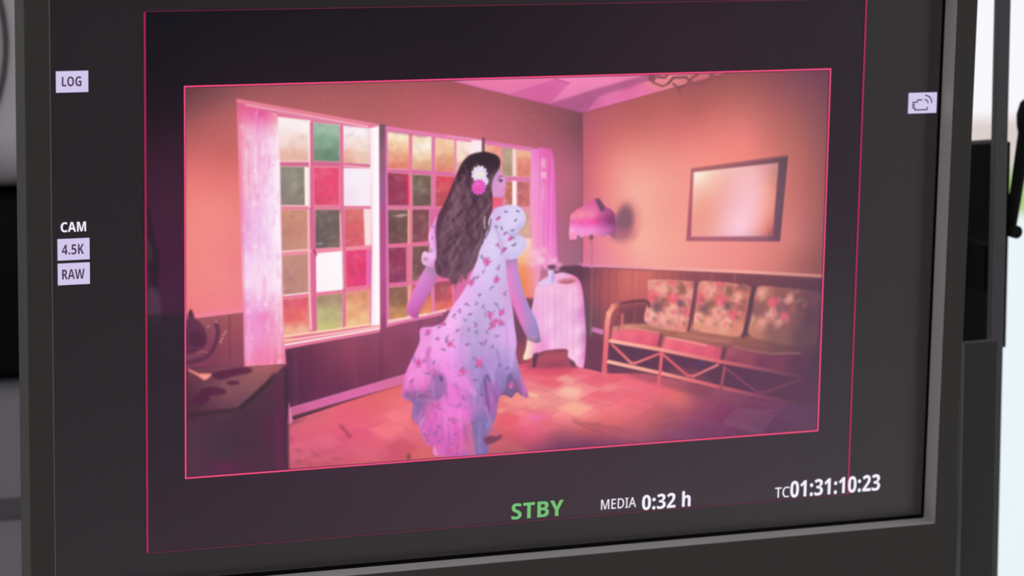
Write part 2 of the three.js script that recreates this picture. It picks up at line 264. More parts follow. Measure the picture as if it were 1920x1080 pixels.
// casings
fill(P('90.9,23.3 352.9,75.2 356.4,446 180.1,469.7 174.2,455 109.5,413 95.7,128.8'), 'dc6a8c', 0.8);
fill(P('363.9,79.3 549.1,110.2 553.7,398.2 367.4,439.9'), 'd8679a', 0.8);
fill(P('553.2,112.2 657.7,132.2 662.7,384.2 557.8,398.4'), 'dc6ca6', 0.8);
line(P('90.9,24.2 352.9,77.1'), 'e87c92', 5, 0.8); line(P('107.2,33.1 332.1,78.3'), 'ffc4d0', 3.2, 1, 0.9); line(P('90.9,30.7 342,83.4'), 'c05878', 2, 0.8, 0.5);
line(P('165.2,46.9 342.1,86.2'), 'e080a8', 5, 1, 0.8);
// window 1, fifteen panes
pane(P('164.2,55.3 223.6,63.6 224,135.2 165.4,133.1'), F('170.1,63.9,fbf0f4 194.4,66.5,fbeef2 215.8,71.8,fbf4f2 175,94,f6dcdc 204.2,99.7,f2d0c8 175.1,124.1,e6b4a0 204.4,125.1,e4b09c'));
fill(P('220.7,63.5 226.6,64.7 226.9,136.3 222,135.2'), 'fdf6f4', 0.8);
pane(P('229.5,66.6 279.6,73.8 280.1,139.1 229.8,135.4'), F('235.4,77.2,94b49c 258,77.9,a0bea6 274.8,83.1,9cbca4 238.5,105.5,7c9c84 258.2,106.2,88a890 273,111.4,74947c 238.6,129.1,6c8870 258.3,123.2,5c7a66 273.1,133.2,688672'));
pane(P('285.5,75 334.1,81.2 334.6,145.8 286,140.3'), F('292.5,83.7,f8f0f8 317.2,84.5,fbf2f8 292.6,102.6,f6e0e0 317.4,108.2,f6e0d8 297.8,126.5,ecbaa4 322.6,136.8,eac0ac 292.9,137.7,e4a48e'));
pane(P('169.3,142.7 218.1,145.4 218.5,213.6 170.5,211.6'), F('175.2,150.4,8a8276 194.7,160.6,94907e 209.4,156.4,807a70 175.3,178.7,847c74 194.8,184.2,9a9080 209.5,189.5,7c766c 180.2,205.4,867a72 209.6,208.5,80786e'));
fill(P('214.2,145.3 223,146.5 223.4,214.7 215.5,214.4'), 'fbeee6', 0.9);
pane(P('230.9,145.9 279.1,148.6 279.6,217 232.2,214.1'), F('238.8,157.5,e44c74 258.5,163,ec4e76 273.3,163.5,e84870 243.9,190.9,e4486e 239.1,204.9,d4486a 263.7,201.2,e84c72'));
pane(P('286.1,149.8 337.7,152.6 338.3,221.4 287.5,218.3'), F('293.1,159.5,f6e6f4 312.9,165,faf0fa 332.8,165.8,f8eef6 298.3,202.5,f4e0f0 328.2,208.5,f8eaf4'));
pane(P('170.5,219.2 220.5,221.2 220.8,293.6 172.7,293.3'), F('180.3,226.2,cc8a74 204.8,232,c88874 180.4,254.7,be7e70 204.9,255.7,c48474 185.4,283.4,c08676 214.8,280,cc8e7c'));
pane(P('234.2,221.8 280.6,223.7 281.1,291.6 234.6,291.4'), F('244.1,228.9,70625c 268.8,229.9,6c5e5a 244.3,257.5,665a58 269,258.6,685c5a 244.4,281.3,605654 269.1,282.5,70625c'));
pane(P('288.6,223.1 327.3,223.8 327.9,291.9 289,292'), F('295.6,231.1,d46a68 318.4,233.9,da6c6c 298.7,259.9,d85c68 318.7,265.5,de6068 298.9,283.8,d05664 318.9,284.7,d85a66'));
fill(P('324.3,223.7 339.3,224.3 339.9,290.5 327.9,291.9'), 'fbdcdc', 1.2);
pane(P('173.7,300.9 221.8,300.3 223.1,372.2 175.9,372.6'), F('180.6,311.7,c4887c 205.1,312.9,c0887a 185.6,340.6,b27a72 210.2,337,be8478 185.7,364.5,b88078 215.2,366,c08a7c'));
pane(P('234.6,300 288.1,297.7 288.6,369.8 236,370.9'), F('244.6,310,fdf4fa 274.3,311.4,fff8fc 244.8,357.9,fcf2f8 279.5,354.9,fdf6fa'));
pane(P('291.1,297.8 331.9,296.9 332.5,363.4 292.5,365.2'), F('299.1,307.8,e43c6e 319.1,308.7,e83c70 299.3,331.8,dc3c68 319.2,332.8,da3a66 299.5,355.9,e84472 324.4,352.3,e23e78'));
line(P('333,299.8 334.5,361.5'), 'e85cc8', 5, 1.5, 0.8);
pane(P('174.9,379.2 223.2,377 225.4,440.6 177.1,445.5'), F('185.8,388.4,d85a6a 210.4,387.8,e0586a 185.8,412.4,e05c66 205.6,413.5,e8625e 185.9,438.3,f4b090 210.6,435.9,f2b494 220.4,419.1,e88078'));
pane(P('237,375.8 286.6,373.5 287.1,439.2 238.3,443.2'), F('245,383.9,9c8068 264.8,383,a48a6c 279.7,383.8,a8846e 245.1,406,c4b484 265,407.1,b4b078 279.9,412.7,bca878 245.2,434.9,ccc07c 265.1,436.1,c0bc70 280,432.1,ccb882'));
pane(P('292.6,372.9 336.6,370.3 337.1,435.3 293.1,437.6'), F('299.6,380,d8886c 324.6,378.4,de906c 299.8,399.3,eab480 324.8,395.8,e2946a 304.9,414.1,e89c70 325,420,f0b888 305,431.5,ecc488 325,429.7,eeb888'));
// its glazing bars, frame and sill
for (const [s, c, w] of [[P('164.4,137.8 243.6,140.6 338.6,148.8'), 'd0648a', 6], [P('164.4,134 224,136.2'), 'f8c8c4', 2.4], [P('283.1,144.9 338.7,151.7'), 'f4b8c0', 2.2], [P('169.5,215.3 339.3,222.4'), 'e27a98', 5], [P('169.5,212.5 224.4,215.7'), 'f4c4c4', 2], [P('172.7,297.1 240.5,295.5 337.9,293.3'), 'f088a0', 6], [P('172.7,294.2 224.7,292.8'), 'f8c8cc', 2.4], [P('175.9,375.4 244.9,373.3 336.5,367.4'), 'ea7494', 5.5], [P('175.9,372.6 225.1,370.3'), 'fcdce0', 2.6],
  [P('226.6,65.6 228.3,218.7 232.6,295.1 235.4,441.1'), 'd8628e', 7], [P('223.6,65.5 224.4,218.6'), 'fbe4e0', 2.2], [P('222.4,220.4 225.1,371.3 228.4,436.9'), 'f8c8c4', 3], [P('282.6,73.9 284.6,221.1 289.1,297.7 290.1,436.5'), 'dc6c94', 5.5], [P('280.7,230.4 287.6,364.9'), 'f6c0c4', 2]]) line(s, c, w, 0.7);
fill(P('334.1,80.3 351.9,78 357.3,442.2 340.2,438.3 341,300.2'), 'fbeaf4', 1.2); fill(P('342,80.5 351,78.9 356.3,440.2 348.2,439.8'), 'fff8fe', 1);
line(P('177.1,446.5 285.1,438.1 339.1,433.4'), 'fbd0a8', 4, 0.9); line(P('176.2,457 357.3,439.3'), 'e87088', 8, 0.8); line(P('176.2,455.1 357.3,438.3'), 'ffdcd4', 2.6, 0.7); line(P('178.1,461.9 357.3,442.2'), 'fff0ee', 3.2, 0.7); line(P('179.1,466.8 357.4,447.1'), 'e8749a', 4, 0.8);
line(P('232.6,293.2 237.6,304.9'), '9c3c5c', 4, 1, 0.8); line(P('236.5,283.8 249.3,282.5'), 'a4a0b8', 2.5, 1, 0.8); dot(186, 452.7, 10, 3, 'fbc090', 2, 0.7);
// post between the windows
area(P('352.9,73.3 364.9,75.5 369.4,442.9 358.4,446.2'), F('359,85.8,70505e 359.5,138.1,865a72 359.9,185.9,98588a 360.6,253,ac4e88 361.3,330,b05088 361.9,397.8,a84a7c 362.3,438.6,94406a'), 0.9);
// window 2
pane(P('367,87 409.1,93.1 409.8,156.2 368.6,153.7'), F('374,92.9,fbe8cc 392.1,97.3,fbecd0 404.1,99.6,f8e4c4 377.2,112.1,f4c8a0 397.3,115.6,f0c49a 377.4,134,e89a78 397.5,137.6,e49474 382.6,150.4,dc7464 402.7,151.1,e07a6c'));
pane(P('414.1,94.2 451.4,100.2 452.2,162.5 415.8,158.3'), F('422.2,100.2,f4e0bc 442.4,104.7,f6e6c8 422.4,121.2,fcf0dc 442.6,118.1,fff6ea 427.6,133.9,f8dcb8 442.8,134.4,f2d0a8 422.8,148,d8a880 442.9,148.8,d49a74 432.9,158,d88c70'));
pane(P('457.5,101.4 495,107.4 495.9,169 458.3,163.7'), F('464.6,107.4,f0c098 488,112,f6d0aa 464.9,127.5,f4c4a0 488.2,125.4,f0c090 468.1,142,e89c7c 488.4,142.7,dc946c 468.4,159.3,dc7868 488.7,162,e08470'));
pane(P('498.1,107.5 531.8,112.5 532.7,173.2 499,169.1'), F('505.3,114.5,f8dcd0 523.7,119.9,fae8e0 508.7,138.6,f6dccc 524.1,144,f0b4a0 509,157.9,ecb09c'));
pane(P('367.7,160.4 408.9,164.8 409.5,222.4 369.3,220.7'), F('377.8,167.4,8c3650 397.9,170.1,a83c56 378,186.6,8e3c52 398.1,192.2,983a54 378.2,210.5,943c56 398.3,211.3,983c56'));
pane(P('414.9,166 451.3,169.2 452,225.1 416.6,223.6'), F('423.1,173.9,6c5c50 443.3,174.7,70604e 428.3,188.5,7c7464 443.5,193.9,6c5850 423.5,212.4,6a564e 443.7,213.2,644c48'));
pane(P('458.4,169.5 496,172.8 494.7,227.8 459.1,226.3'), F('465.5,175.5,d44458 483.8,176.2,e0485c 473.8,190.3,d84e58 466,209.3,b44c58 484.3,214.8,bc545c'));
pane(P('369.3,227.4 408.6,229.1 408.3,291.7 371,291'), F('378.4,234.5,6c504c 398.6,237.3,745450 378.7,258.6,644848 398.8,259.5,6c4e4c 378.9,282.6,704a4e 399.1,283.6,704c4c'));
pane(P('415.6,228.4 449,229.8 447.7,290.6 416.3,291.1'), F('423.8,236.4,764650 439,239,80484f 429.1,260.8,7a4850 439.5,280.6,8c4854 424.3,284.7,784850'));
pane(P('371,295.8 406.3,296.4 407,362.3 372.7,361.5'), F('379.1,301.9,843854 396.3,307.6,943c58 379.4,330.9,8c3a56 396.6,331.8,983e5a 384.7,355.4,84385a'));
pane(P('416.4,295.9 448.8,295.5 447.6,359.5 417.1,359.9'), F('424.6,304.1,78564e 439.8,309.6,6c4e4a 424.9,333.1,6e4c4c 440.1,333.9,705050 430.2,352.8,7a504c'));
pane(P('372.7,368.3 409.1,367.3 409.7,426.6 373.3,428.5'), F('379.9,374.5,84584e 400.1,375.5,8a5c50 380.1,393.9,8c6450 400.3,395,8a5c4c 380.3,413.3,b87c58 400.5,414.4,c08458 390.5,424.6,d89060'));
pane(P('417.2,365.7 455.8,363.8 456.5,422.4 417.9,426.1'), F('425.4,372,a4545a 445.7,373,a8545a 425.6,391.5,b0605a 446.1,402.3,e07858 425.9,415.8,d87c58 446.2,416.9,f08c60'));
pane(P('458.8,362 494.5,359.9 497.3,409.9 459.5,417.7'), F('466,369.2,a44c5c 481.4,370,a04a5a 466.3,388.7,ac4c58 484.7,389.7,a84a58 466.5,408.3,e06a5c 486.9,404.5,e8605c 492.8,380.3,e85870'));
for (const [s, c, w] of [[P('367.7,156.6 412.8,160.1 497.9,169'), 'd868a4', 5.5], [P('367.6,154.6 408.8,157.1'), 'f0909c', 2], [P('369.3,223.6 459.1,228.3 494.7,228.8'), 'e0749c', 5], [P('370,292.8 447.7,290.6'), 'e86c94', 5.5], [P('371.7,363.4 455.7,360.9 494.5,358.9'), 'e4689a', 5.5],
  [P('411.1,92.2 412.6,226.3 412.3,293.8 413.8,427.8'), 'ea7890', 6], [P('409.6,228.1 410.3,291.8'), 'e8a88c', 3], [P('412.1,367.4 412.8,425.8'), 'f0b088', 3.4], [P('406.9,168.5 408.5,220.4'), 'f02c60', 3], [P('454.4,100.3 455.1,228.1'), 'dc74a4', 6], [P('496,106.5 497,171.9'), 'e888a8', 3.5], [P('454.7,363.8 458.5,420.5'), 'e478a8', 6], [P('366,85.1 371.3,431.3'), 'dc6cac', 4]]) line(s, c, w, 0.8);
line(P('363.9,81.2 549.1,112.1'), 'e678ac', 6, 1); line(P('366,87 442.3,99.9'), '9c5078', 3.5, 1.5, 0.5); fill(P('527.6,107.5 548.1,110.1 548.6,144.8 524,136.3'), 'fde8ec', 1.5); line(P('478.7,99.2 533.7,107.7'), 'f0a0c0', 3, 1, 0.8);
line(P('371.4,433.3 436.1,424.2 482,415.9'), 'fbc0c0', 5, 1); line(P('371.3,429.4 415.8,424 446.3,419.9'), 'ffe8d8', 2.4, 1, 0.9); line(P('369.4,437.1 476.9,421.5'), 'dc70a0', 5, 1);
dot(395.6, 239.1, 12, 2.4, 'd8b0b0', 1.2, 0.7, -0.05);
// window 3
fill(P('547,104.3 553.1,105.5 553.8,145 547.6,144.8'), '6c4a5a', 0.9);
pane(P('553.3,116.1 583.1,120.9 584.1,177.1 554.2,174'), F('559.6,125.9,f4b090 575.1,131.3,ee9480 560.1,154.9,e88878 575.7,165.2,e07868'));
pane(P('586.2,122 605.9,125.6 606.8,178 586.1,175.2'), F('590.5,131.8,b49a80 600.9,137,b8a488 590.9,156,b09078 601.5,171,aa9070'));
pane(P('615.2,126.9 642.2,131.7 643.1,179.3 616.1,178.3'), F('621.5,135.8,f0b088 637.1,138.3,f2b48c 621.8,152.3,e48470 637.4,155.8,dc7468 622.2,171.7,e0806a 637.8,175.2,e07c6c'));
pane(P('591.4,185.1 606.9,185.7 608.3,263.7 592.8,263'), F('598.8,195.1,c06a58 599.4,224.3,bc6054 599.7,243.8,b85858'));
pane(P('616.2,186.1 641.1,187 642,233.9 617.1,232.9'), F('622.6,196.1,b86068 636.1,196.6,c86868 623.1,220.4,c05c60 636.6,221,cc6c60'));
pane(P('614.1,237.6 642.1,238.8 643.1,291.7 615,290.4'), F('623.5,244.8,d89088 637.1,250.3,d49c90 624,269.3,c8a078 637.6,274.8,d4a888 629.5,284.2,d09c90'));
line(P('610,124.7 610.9,177.1'), 'f0dcc4', 7, 1); line(P('611,183.9 612,234.6'), 'fdf2ea', 7.5, 1); line(P('584.2,121 584.8,155.8'), 'e88c8c', 3, 1); line(P('591.4,180.3 644.2,184.2'), 'dc72ac', 6, 1); line(P('612,234.6 645.2,237'), 'e88cb0', 4, 1); line(P('553.2,113.2 647.3,129.9'), 'e074ac', 7, 1.2);
area(P('617.1,290.5 667.2,292.8 669.7,315.5 658.9,403.7 619.1,401.6'), F('624.5,298.7,f8d8c8 650.5,296.9,f6c8b8 661.1,305.3,f0a8b8 630.1,318.6,f6c0a4 651,319.5,f2a8b8 635.6,333.6,f4b090 630.6,343.1,f09068 636.3,373,ee8450 641.9,393,ec8070 656.7,344.4,f090b8 662.5,374.3,f098c0'), 2);
// curtains
const curtainLeft = P('91.9,35.4 116.8,38 165.2,50.6 169.3,131.4 171.5,225.8 173.8,340 176,416.6 182.2,497.8 146.8,498.5 105.7,498.9 102.7,374.5 98.7,241.6 94.8,128.8');
area(curtainLeft, F('95.7,44.8,e0688a 116.9,47.3,e8649a 136.1,51.6,e45a9c 157.4,57.9,ec8ca4 99.6,82.2,ee9cb4 112.1,77.9,f2b0c4 131.4,78.6,f0a0cc 150.7,83.8,f4bcd8 163.3,93.6,f8d8e6 99.6,128.9,ee98b4 115,129.5,f4bcd0 136.3,130.2,f2acd4 157.6,140.4,fadcf0 102.5,175.9,f0a0bc 117,176.5,f4b8d0 141.2,177.4,f4c0e4 163.6,187.7,fdeefa 103.5,223,ee9ccc 121.9,223.8,f2b8e0 141.3,224.6,f0c4e8 162.8,234.9,fdecfa 105.5,270.3,eca8d8 122,271,f0bce6 141.4,271.9,eebce8 163.8,272.9,fdeafa 109.4,308.3,f4c4ea 126.9,309.1,f6d0f0 151.3,310.3,f4c8e8 165.9,311,fbe4f4 113.3,346.5,f8d4f0 136.7,347.7,f6c8e4 161.1,358.4,fce0f0 109.5,384.3,ee9cd0 127,394.8,f2a4dc 141.7,405.2,ec80bc 158.3,396.5,f4b0d0 168.1,387.5,f8bcd4 113.4,432.3,ee94c8 132,433.3,f094c8 151.5,434.4,f290c0 168.2,435.4,f29cbc 113.5,470.6,f090c8 132,471.7,f07cac 151.6,472.9,f084b0 171.3,478.8,f07c9c 112.5,493.6,f284a8 146.8,493.7,f0749a 176.3,493.6,ee7894'), 1.2, false, 4);
inside(curtainLeft, () => {
  for (let i = 0; i < 420; i++) { const v = rr(40, 520); dot(rr(98, 192), v, rr(1.5, 5), rr(2, 9), ['ffffff', 'e878b8', 'f8d0f0', 'e890c8'][i % 4], 1.4, rr(0.08, 0.3)); }
  for (let i = 0; i < 26; i++) { const x = rr(100, 190), y = rr(30, 450); line([[x, y], [x + rr(-2, 4), y + rr(40, 130)]], ['ffffff', 'e070b8', 'fff0fc'][i % 3], rr(2, 6), 1.6, rr(0.12, 0.3)); }
  line(P('95.7,44.8 100.6,222.9 106.6,497'), 'ee6890', 4, 1.4, 0.5);
});
const curtainRight = P('643.2,129.8 659.7,126.4 682.7,130.1 689.5,159.6 693.4,247.8 697,316.8 699.8,351.4 672.5,350.1 646.7,314.4 642.9,226.1');
area(curtainRight, F('647.5,138.6,ec84cc 659.9,139.1,e866b6 676.6,139.7,e062a8 650.3,177.6,f090cc 663.8,178.1,ec78c0 679.5,178.7,e864b4 651.3,226.5,f28ec4 667.9,227.1,f080c8 684.7,227.8,ec68bc 649.9,265.5,f498bc 668.7,266.3,ee80c8 687.6,267.2,ea66c0 652.8,304.9,f49cc0 671.6,305.7,f082c4 690.5,306.6,ec74c4 656.5,334.6,f4a8cc 677.4,335.6,f08cc4 693.3,341.3,e878c0'), 1.4);
inside(curtainRight, () => {
  fill(P('662.2,146 670.5,146.3 671.9,164.8 662.5,162.5'), 'f4b0cc', 1.5, 0.9); fill(P('662.6,170.3 672,170.7 672.3,182.4 662.9,182'), 'f8c8d0', 1.5, 0.9); dot(667.6, 209.5, 3, 14, 'f4a8cc', 1.6, 0.7);
  for (let i = 0; i < 16; i++) { const x = rr(655, 705); line([[x, 130], [x + rr(-2, 3), 350]], ['f8b8e0', 'd850a8', 'fcd0ec'][i % 3], rr(1.5, 4), 1.2, rr(0.1, 0.28)); }
});
line(P('684.8,131.2 692,179.2 696,267.5 700.8,346.6'), 'a85890', 3, 2, 0.5);

// ---- lamp, mirror, table, sofa, sideboard
dot(833.5, 269.5, 26, 36, 'c86c70', 8, 0.55); dot(831.3, 265.5, 16, 27, '7e5464', 4.5, 0.95); dot(818.8, 276.8, 16, 22, '84566c', 5, 0.8); dot(824.5, 292.9, 22, 12, 'b06474', 6, 0.7);
line(P('765,295.2 767.2,389.5 767.4,489.3'), 'b06070', 3, 1, 0.55); line(P('763.1,349.6 769.5,349.9'), 'd890a0', 4, 1, 0.5);
const lampShade = P('721.8,298.2 719.5,288.2 721.9,251.9 733.2,242.6 749.9,235.4 766.6,225.2 776,222.7 783.7,231.8 792.3,240.1 803.1,245.5 809.7,253.7 812.5,282.5 810.8,298.3 797.8,291.7 785.2,297.1 774.5,290.7 764,296.2 753.3,290.7 745,295.3 736.4,289 734.5,297.8');
area(lampShade, F('728.1,247.3,f07c94 738.5,241.8,ea6c94 754.2,238.5,e0649c 766.7,231.2,dc5c98 725.1,257,f48ca4 744,254.8,f48ca8 765.2,255.7,ee80a4 775.7,251.2,dc649c 725.3,264.9,ec60b4 744.3,265.7,f0549c 763.3,266.5,f24ca4 776,266.1,d0488c 725.6,278.7,f8a4d8 744.6,279.5,f090d0 765.8,280.4,f08ad0 778.4,279,dc70b8 725.9,290.5,f48cb8 744.8,289.4,f490c8 766,290.3,ec84bc 791.5,247,b05090 802.3,254.3,9c4878 797.2,264,8c3c6c 805.8,270.3,84406c 792,267.7,a04480 797.6,281.8,c460a8 808.3,282.3,a85090 803.2,294,946080 785.1,291.2,d874b0'), 0.9);
fill(P('769.7,224.4 778.2,223.7 787,236.9 790.3,244.9 783,249.6 776.4,239.4'), '6c4658', 1.4);
dot(764, 295.2, 4.5, 5, '7c4e58', 1.5, 0.9);
line(P('721.9,300.2 736.6,300.8'), '9c4860', 2.5, 1.5, 0.6);
const mirror = P('960.9,175.4 1159.8,157.5 1149.1,320.6 955.2,310.8');
area(mirror, F('959.2,189.2,b86468 959.1,258.9,b05468 959.4,304,a85468 966.4,177.5,a85c62 1020.6,172.6,9c5862 1075.1,167.5,8a505c 1130.1,163.5,6c4854 1152.3,166.3,5c4450 1152,216.6,664858 1147.1,266.9,664858 1143.2,312.2,6a4658 992.2,309.5,a45868 1058,312.4,9a5468 1113.3,314.9,845064'), 0.9);
const mirrorGlass = P('966.6,182.5 1140.3,170.9 1133.1,309.8 964.8,303.2');
area(mirrorGlass, F('971.1,187.7,fbe8d8 983.1,192.1,f8dcc8 1005,195.9,f4c0ac 973.1,219.6,f4b8a8 990.1,240.2,f0a090 974.6,269.6,ec9888 1001.9,270.8,ee9c90 980.9,297.9,ee9890 1008.2,296.1,f0a49c 1032.3,196.9,f2b0a8 1028.3,241.8,f0a8a4 1040.9,292.5,f6b8c4 1059.7,198,f4b4b4 1061.2,243.1,f4b8c4 1068.4,293.7,f8c4d4 1087,194,f4b4b8 1093.9,234.4,f4b8c0 1095.7,284.9,f4b0b4 1114.3,185,e0989c 1130.7,180.6,c88884 1120.9,215.4,ec9c90 1131.8,210.8,d88878 1122.3,255.7,f0988c 1129.3,266.1,e08c80 1118.2,295.9,e08078 1128.5,304.5,a85c64'), 1.2);
line(P('962.1,177.4 1158.7,159.5'), 'b46a70', 2, 0.8, 0.6); line(P('958.4,306.9 1124.4,313.4'), 'c0707c', 2, 1, 0.5);

// small table with its cloth, vase and plate
fill(P('753.2,473.5 796.3,491 795.4,543.2 754.7,538.7'), '6a3850', 2, 0.9);
fill(P('638.9,509.7 749.6,503.3 752.6,538.6 644.6,532'), 'b04c5c', 2.5, 0.8); dot(697.2, 529.2, 44, 6, '8c4056', 3.5, 0.8);
const table = P('660.5,377.1 668.7,368.7 689.5,359.8 710.5,357.9 729.6,363.8 742.5,374.4 749.3,393.6 755.8,448.7 757.8,488.8 752.5,537.6 724.5,517.8 719.9,501.6 686,500.6 667.1,503.4 657.8,510.8 634.8,515.4 639.6,491.9 645,442.6 652.6,403.4 655.4,383.8');
area(table, F('664.7,379.3,f0b4e0 683.4,372.4,ecacdc 709.5,363.8,f2b0d8 730.8,369.8,f088b8 744.9,388.4,ea80b8 662.8,389.1,f2b4d8 683.7,385.2,f4b8dc 715.3,386.9,f2b0d8 736.5,388,f4b4d4 658,413.6,eca8d8 673.8,414.4,f2b8e0 700.1,415.8,e8a8d4 721.2,417,f4bcdc 739.2,417.9,f4b4dc 752.2,428.6,cc74bc 653.4,443,ee9cd0 669.3,453.8,eeb0e0 685,449.8,f8c8e4 697.8,455.4,eaa8d8 716.8,456.5,f4bce0 732.7,457.4,eeacdc 743.5,468,f8c4e4 755.5,478.7,c878b4 675.3,489,f090d0 691.1,489.9,f8c0e4 707,490.8,f0b0dc 728.3,497.1,f6b8dc 744.4,508,fac8e4 754.1,513.6,e07cc0 654.3,492.7,f4b0c8 643.9,497.1,fadcc0 642.1,509.9,f8d4bc 654.5,504.7,f0a0d0 748.1,531.3,f4a8d8'), 1, true);
inside(table, () => { for (const [x, a] of [[1018, 0.35], [1027, 0.3], [1041, 0.35], [1054, 0.25], [1063, 0.3], [1077, 0.35]]) line([[(x - 347) * 1.0, 390], [(x - 347) * 1.0 + 3, 515]], 'd880c0', 3, 1.6, a); for (let i = 0; i < 14; i++) { const y = rr(385, 500); line([[665, y], [748, y + 2]], 'ffe8f8', 1, 0.8, 0.1); } }, true);
dot(717.1, 374.1, 16, 5, 'b05462', 1.4); dot(715, 371, 18, 4, 'e8a0c0', 1.5, 0.5);
fill(P('678.8,352.4 690.4,352 691.7,367.9 689.8,376.7 677.2,377 681.2,365.3'), 'dcc4ec', 1.2); fill(P('660.4,373.2 679.2,370.2 694,373.9 689.9,378.6 662.6,378.2'), 'e0c4ec', 1.2); dot(689.6, 366.8, 3, 9, 'b494d4', 1.5, 0.8);
fill(P('693.4,346.2 746.1,345.8 748.4,354.8 740.2,364.3 725.2,358.6 704.1,356.6 693.7,359.1'), '5c3a4e', 1.5); dot(686, 345.8, 7, 4, '684058', 1.4); dot(693.4, 348.2, 9, 4, '6a3e56', 1.6, 0.8);
for (const [x, y, r, c] of [[654.1, 320.7, 10, 'f8b8cc'], [669.7, 315.5, 8, 'f6a8c8'], [663.8, 332.9, 9, 'f8c4dc'], [680.4, 325.8, 7, 'f090c4'], [685.8, 336, 7, 'f4a4d0'], [651.3, 338.2, 8, 'f4b0cc'], [700.7, 343.6, 6, 'f0a0cc'], [693.1, 334.3, 5, 'f4b0d4'], [697.7, 351.3, 4, 'ec94c0']]) dot(x, y, r, r * 0.8, c, 2.2, 0.8);
fill(P('653.5,506.6 662.9,503.2 663.1,511.2 659.3,530.9 653,531.5 652.6,514.5'), '54344a', 1.2); fill(P('724.5,518.8 735.3,525.5 739.7,535.8 731.2,535.3'), '643a4c', 1.4); line(P('658.9,512.9 671.4,506.7'), '6a3c50', 4, 1.2, 0.8);

// rattan sofa
const sofa = P('792.3,547.1 795.8,470.9 800.4,441.2 811.7,423.8 827.7,419.6 872.8,417 879.4,383.3 929.1,381.8 975,390.1 1038.7,393.3 1094.2,403.3 1161.1,406.7 1240.5,425.1 1242.3,646.5 1192.1,635.9 1034.9,619.4 913,580.9 901.5,557.8');
fill(P('822.5,427.4 881.5,421.5 883,475.9 812.9,469.9'), '7c4450', 2, 0.9); fill(P('835.7,438.1 874.2,430.1 875.1,463.3 836.4,465.2'), '6c3c4a', 2.5, 0.7); line(P('854.9,434.1 853.6,466.2'), 'a05458', 4, 1.5, 0.5);
fill(P('804.8,487.5 911,509.8 1032.4,541.4 1247,591.7 1243.5,646.6 1192,634.9 1034.1,594.7 803.8,537.7'), '57344c', 1.6);
fill(P('803.9,541.7 912.4,558.5 1034.5,607.1 1180.9,639.3 1035,623.5 913.1,582.9 847.4,559.5'), '7a4050', 3, 0.5); fill(P('923,549 977.7,552.4 1022.8,585.8 934.3,565'), '8c4a50', 4, 0.45); dot(994, 544.2, 5, 4, '4a3c88', 2.5, 0.6);
// seats
area(P('810.6,463.8 844.8,460.7 909.8,465.3 982.1,479.5 1086.3,497.6 1244.1,517 1245.1,599.9 1032.4,541.4 807,491.6'), F('839.6,464.4,c07868 888.2,469.1,a86458 953.8,483.9,a4604f 975.6,483.2,a86458 1025.5,496.2,a05c58 1086.7,507.9,905650 1142.8,519.3,845250 1199.4,529.8,62404e 1239.2,537.4,503648 1201.1,576.4,58364c 1088.4,559.2,6a3a52'), 1.2);
area(P('810.8,471.8 845.1,469.7 883,476.9 908.1,484.4 905.6,509.5 856.7,501.6 808.1,491.7'), F('815.3,480.1,ea6c7c 845.3,479.8,ee6a7c 883.3,488,e86076 829.5,490.9,e65a74 867.4,497.2,e25672 899.9,502.1,d04e68'), 1.4);
area(P('917,489.9 965.2,498.8 1009.4,509.5 1033.8,517 1032.4,541.4 977,528.9 911.1,512.8'), F('921.6,498.3,ee6c7c 965.4,505.9,ea6278 1009.7,518.7,e05c72 1026.4,524.7,c85068 943.8,514.8,e45a74 987.9,524.5,d85470'), 1.4);
area(P('1044.9,517.7 1087.3,525.3 1143.4,534.8 1211,539.8 1224.1,586.1 1133.3,566 1039.1,542.9'), F('1054,526.4,a05260 1087.6,534.5,8e4458 1143.9,548.2,763c54 1200.5,560.9,5c364c 1060.1,541.1,8c4058 1121.9,559.2,6c3852 1212.3,571.9,523649'), 1.6);
line(P('940.8,487.2 976,493.3 1020.1,502 1053.4,505.9'), 'c88870', 5, 2.4, 0.5); line(P('828.8,462.8 882.8,467.8 931.8,476.6'), 'd89480', 4, 2.2, 0.5);
line(P('812.9,468.9 845,467.7 877.5,474.6 905.9,481.2'), 'f2a890', 2.4, 1.2, 0.7); line(P('919.1,490.1 959.7,499.5 1003.9,511.2'), 'f4b098', 3, 1.4, 0.8); line(P('1059.2,515.5 1098.5,527 1137.8,534.4 1199.6,537.1'), 'a87468', 3, 1.5, 0.8);
line(P('910.3,483.5 904.4,507.4'), '5c3048', 4, 1.4); line(P('1042.6,515.5 1034.6,541.6'), '58304a', 6, 2, 0.9);
